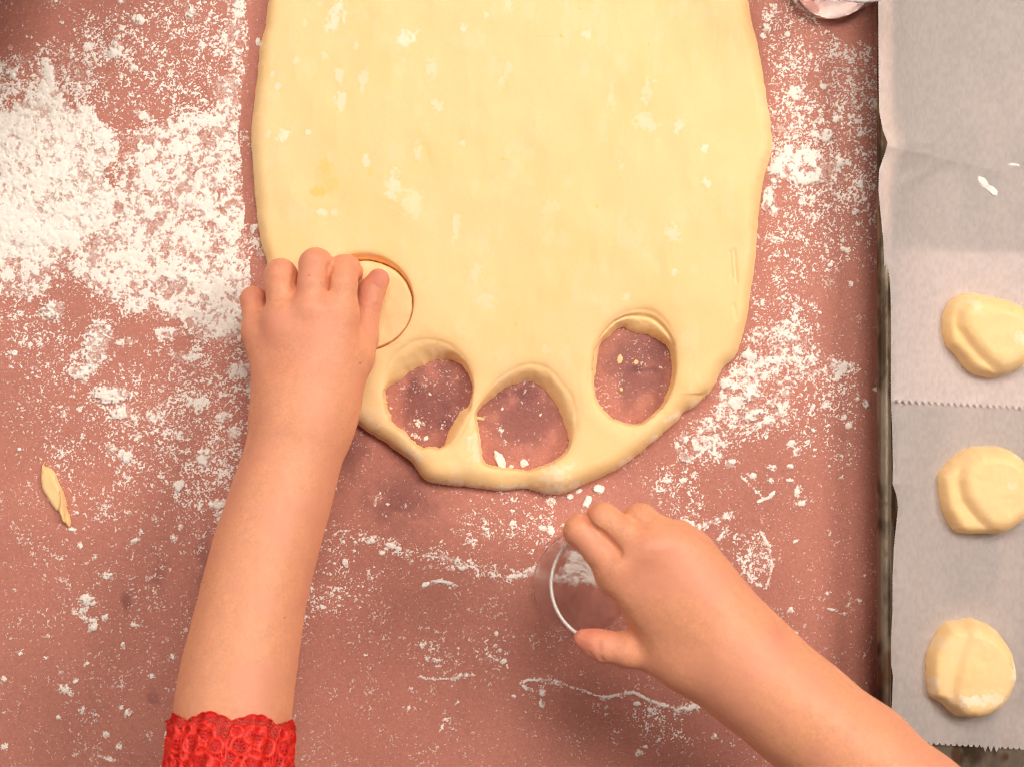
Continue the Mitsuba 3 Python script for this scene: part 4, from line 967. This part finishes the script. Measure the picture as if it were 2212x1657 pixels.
def skin_bump(p, n, uv):
    x, y, z = p.x * 1000, p.y * 1000, p.z * 1000
    b = mikit.noise(x * 1.1, y * 1.1, z * 1.1) * 0.00007 + mikit.noise(x * 0.35, y * 0.6, z * 0.35) * 0.00012
    wob = mikit.noise(x * 0.5, y * 0.5, z * 0.5) * 2.6
    for q, d, r in FOLDS:
        d = d / np.linalg.norm(d)
        dx, dy, dz = p.x - float(q[0]), p.y - float(q[1]), p.z - float(q[2])
        s = (dx * float(d[0]) + dy * float(d[1]) + dz * float(d[2])) * 1000
        w = dr.exp(-(dx * dx + dy * dy + dz * dz) / (r * r)) * dr.exp(-dr.square(s) / 5.0)
        b -= w * 0.00016 * dr.power(dr.abs(dr.sin(s * 1.9 + wob)), 0.6) * -1.0
    return b


scene['skin_mat'] = {'type': 'twosided', 'bsdf': {'type': 'bumpmap', 'arbitrary': mikit.proc(skin_bump, eps=3e-4), 'scale': 1.0,
                     'bsdf': {'type': 'principled', 'base_color': mikit.proc(skin_color), 'roughness': 0.5, 'specular': 0.35, 'sheen': 0.25, 'sheen_tint': 0.6}}}
scene['nail_mat'] = {'type': 'twosided', 'bsdf': {'type': 'principled', 'base_color': rgb((0.62, 0.235, 0.165)), 'roughness': 0.3, 'specular': 0.5}}
put('person__arm', (lv, lfc), 'skin_mat', True)
put('person__arm_001', (rv_, rfc), 'skin_mat', True)


def nail(key, v, f, c, along, a, b, up):
    """a plate lifted off the skin mesh inside an ellipse round c; along: direction of the finger"""
    _, _, n = meshkit.arrays((v, f), True)
    along = along / np.linalg.norm(along)
    up = up - along * (up @ along)
    up /= np.linalg.norm(up)
    side = np.cross(along, up)
    d = v - c
    e = (np.abs(d @ along) / a) ** 2.6 + (np.abs(d @ side) / b) ** 2.6
    ok = (e < 1.25) & (n @ up > 0.05) & (np.abs(d @ up) < 0.008)
    ff = f[ok[f].all(1)]
    used = np.unique(ff)
    re = np.full(len(v), -1)
    re[used] = np.arange(len(used))
    lift = 0.00035 * np.clip(1.25 - e[used], 0, 1) ** 0.35
    # clip the jagged border onto the ellipse
    out = e[used] > 0.95
    vv = v[used] + n[used] * (lift[:, None])
    k = np.where(out, (0.95 / np.maximum(e[used], 1e-6)) ** (1 / 2.6), 1.0)
    dv = vv - c
    inpl = np.outer(dv @ along, along) + np.outer(dv @ side, side)
    vv = vv - inpl * (1 - k)[:, None]
    put(key, (vv, re[ff]), 'nail_mat', True)


tdir = L(1400, 395, 21) - L(1330, 520, 24)
nail('person__arm__fingernail', lv, lfc, L(1388, 432, 27), tdir, .0052, .0040, np.array([0.45, -0.1, 1.0]))
labels['person'] = {'label': 'child with bare forearms, one hand gripping cut dough and the other a clear glass', 'category': 'person'}
labels['person__arm'] = {'label': 'left arm with a red lace cuff, hand gripping the cut dough round'}
labels['person__arm_001'] = {'label': 'bare right arm, hand closed round the clear glass'}

# ------------------------------------------------------------------ lace cuff
axis_pts = np.array([P(510.6, 1475, .080), P(504.5, 1540, .084), P(499, 1600, .088), P(494, 1657, .0915), P(485, 1720, .0955), P(470, 1850, .104)])
seg = np.concatenate([[0], np.cumsum(np.linalg.norm(np.diff(axis_pts, axis=0), axis=1))])
acs = CubicSpline(seg, axis_pts)
ts0 = seg[1] + 0.0062
nu, nv_ = 620, 130
uu = np.linspace(0, 2 * np.pi, nu)
length = 0.036
RC = 0.0279
arc = uu * RC * 1000                                  # mm round the cuff


def scallop(m):
    per = 2 * np.pi * RC * 1000 / 8
    ph = (m / per + 0.28) % 1.0
    big = 3.0 * np.abs(np.cos(np.pi * ph)) ** 1.4
    small = 0.8 * np.abs(np.sin(np.pi * ph * 4 + .4)) ** 0.8
    return big + small


sc_ = scallop(arc)
tt = np.linspace(0, 1, nv_)
AA, TT = np.meshgrid(arc, tt, indexing='ij')
along = ts0 - sc_[:, None] / 1000 * (1 - TT) ** 2 + TT * length
Bm = (along - ts0) * 1000
rg = np.random.default_rng(6)
ridge = np.zeros_like(AA)
holes = np.full(AA.shape, 9.0)
per = 2 * np.pi * RC * 1000 / 8
wobx, woby = 0.45 * gnoise(AA.shape, 9, 61), 0.45 * gnoise(AA.shape, 9, 62)
for k in range(9):
    c0 = (k - 0.28 + 0.03 * rg.standard_normal()) * per
    def wrap(d):
        return (d + np.pi * RC * 1000) % (2 * np.pi * RC * 1000) - np.pi * RC * 1000
    for (ox, oy, ra, rb, w_, hgt) in [(0, 3.2, 2.0, 1.3, .5, .7), (-3.4, 2.6, 1.6, 1.0, .45, .7), (3.4, 2.6, 1.6, 1.0, .45, .7), (-10.6, 8, 1.5, 3.0, .5, .8), (10.4, 12, 1.2, 3.6, .5, .8), (2.4, 9.2, 1.1, 1.9, .45, .7), (-2.4, 8.8, 1.1, 1.9, .45, .7), (-5.4, 14.5, 1.8, 1.2, .45, .8), (0, 5.5, 5.2, 3.6, .8, 1.0), (-5.6, 9.5, 4.2, 3.4, .7, 1.0), (5.6, 9.5, 4.2, 3.4, .7, 1.0), (0, 12.5, 2.0, 1.8, .65, 1.0), (0, 17.5, 5.4, 4.2, .8, 1.0), (-6.5, 19, 3.0, 3.6, .65, 1.0), (6.5, 19, 3.0, 3.6, .65, 1.0), (-8.6, 4, 2.6, 2.4, .6, .9), (0, 24, 4, 3, .65, 1.0)]:
        dx, dy = wrap(AA - c0 - ox) + wobx, Bm - oy + woby
        rr = np.sqrt((dx / ra) ** 2 + (dy / rb) ** 2)
        ridge = np.maximum(ridge, hgt * np.exp(-((rr - 1) * min(ra, rb) / w_) ** 2))
        ridge = np.maximum(ridge, 0.40 * hgt * (rr < 1) * (0.6 + 0.4 * np.sin(dy * 5.0)))
edge_r = np.exp(-((along - along[:, :1]) * 1000 / 0.5) ** 2)
ridge = np.maximum(ridge, 0.8 * edge_r)
# net between the flowers
hx = AA / 1.45
hy = Bm / 1.25
row = np.floor(hy)
qx = (hx + 0.5 * (row % 2)) % 1.0 - 0.5
qy = hy % 1.0 - 0.5
holes = np.hypot(qx * 1.45, qy * 1.25)
open_ = (holes < 0.44) & (ridge < 0.28) & (Bm > -1.0)
ctr = acs(along.ravel()).reshape(along.shape + (3,))
tan = acs(along.ravel(), 1).reshape(along.shape + (3,))
tan /= np.linalg.norm(tan, axis=-1, keepdims=True)
e1 = np.cross(tan, [0, 0, 1.0])
e1 /= np.linalg.norm(e1, axis=-1, keepdims=True)
e2 = np.cross(e1, tan)
e2 = np.where((e2[..., 2:] < 0), -e2, e2)
rad = RC + 0.0007 * ridge + 0.0009 * (1 - TT) * np.sin(AA * 0.33 + 1.0) + 0.0006 * np.sin(AA * 0.9 + Bm * 0.2) * (1 - 0.5 * TT) + 0.0005 * (gnoise(AA.shape, 6, 55)) * 0.35
cosu, sinu = np.cos(uu)[:, None, None], np.sin(uu)[:, None, None]
cvv = ctr + rad[..., None] * (cosu * e1 + sinu * e2)
f = grid_faces(nu, nv_)
ok = ~open_.ravel()
f = f[ok[f].sum(1) >= 2]
cord = ridge.ravel()[f].mean(1) > 0.5
lace_parts = []
for sel in (f[~cord], f[cord]):
    m = trimesh.Trimesh(cvv.reshape(-1, 3), sel, process=False)
    m.remove_unreferenced_vertices()
    lace_parts.append(m)


def cord_color(p, n, uv):
    t = mikit.noise(p.x * 2600, p.y * 2600, p.z * 2600) - 0.5
    return mi.Color3f(0.68, 0.024, 0.012) * (1 + 0.35 * t)


def lace_color(p, n, uv):
    x, y, z = p.x * 1000, p.y * 1000, p.z * 1000
    t = mikit.noise(x * 2.6, y * 2.6, z * 2.6) - 0.5
    return mi.Color3f(0.54, 0.008, 0.006) * (1 + 0.7 * t)


scene['lace_mat'] = {'type': 'twosided', 'bsdf': {'type': 'principled', 'base_color': mikit.proc(lace_color), 'roughness': 0.55, 'sheen': 0.5, 'specular': 0.3}}
scene['cord_mat'] = {'type': 'twosided', 'bsdf': {'type': 'principled', 'base_color': mikit.proc(cord_color), 'roughness': 0.45, 'sheen': 0.5, 'specular': 0.4}}
put('person__lace_cuff', lace_parts[0], 'lace_mat', True)
put('person__lace_cuff__cord', lace_parts[1], 'cord_mat', True)
labels['person__lace_cuff'] = {'label': 'red lace cuff with a scalloped edge'}
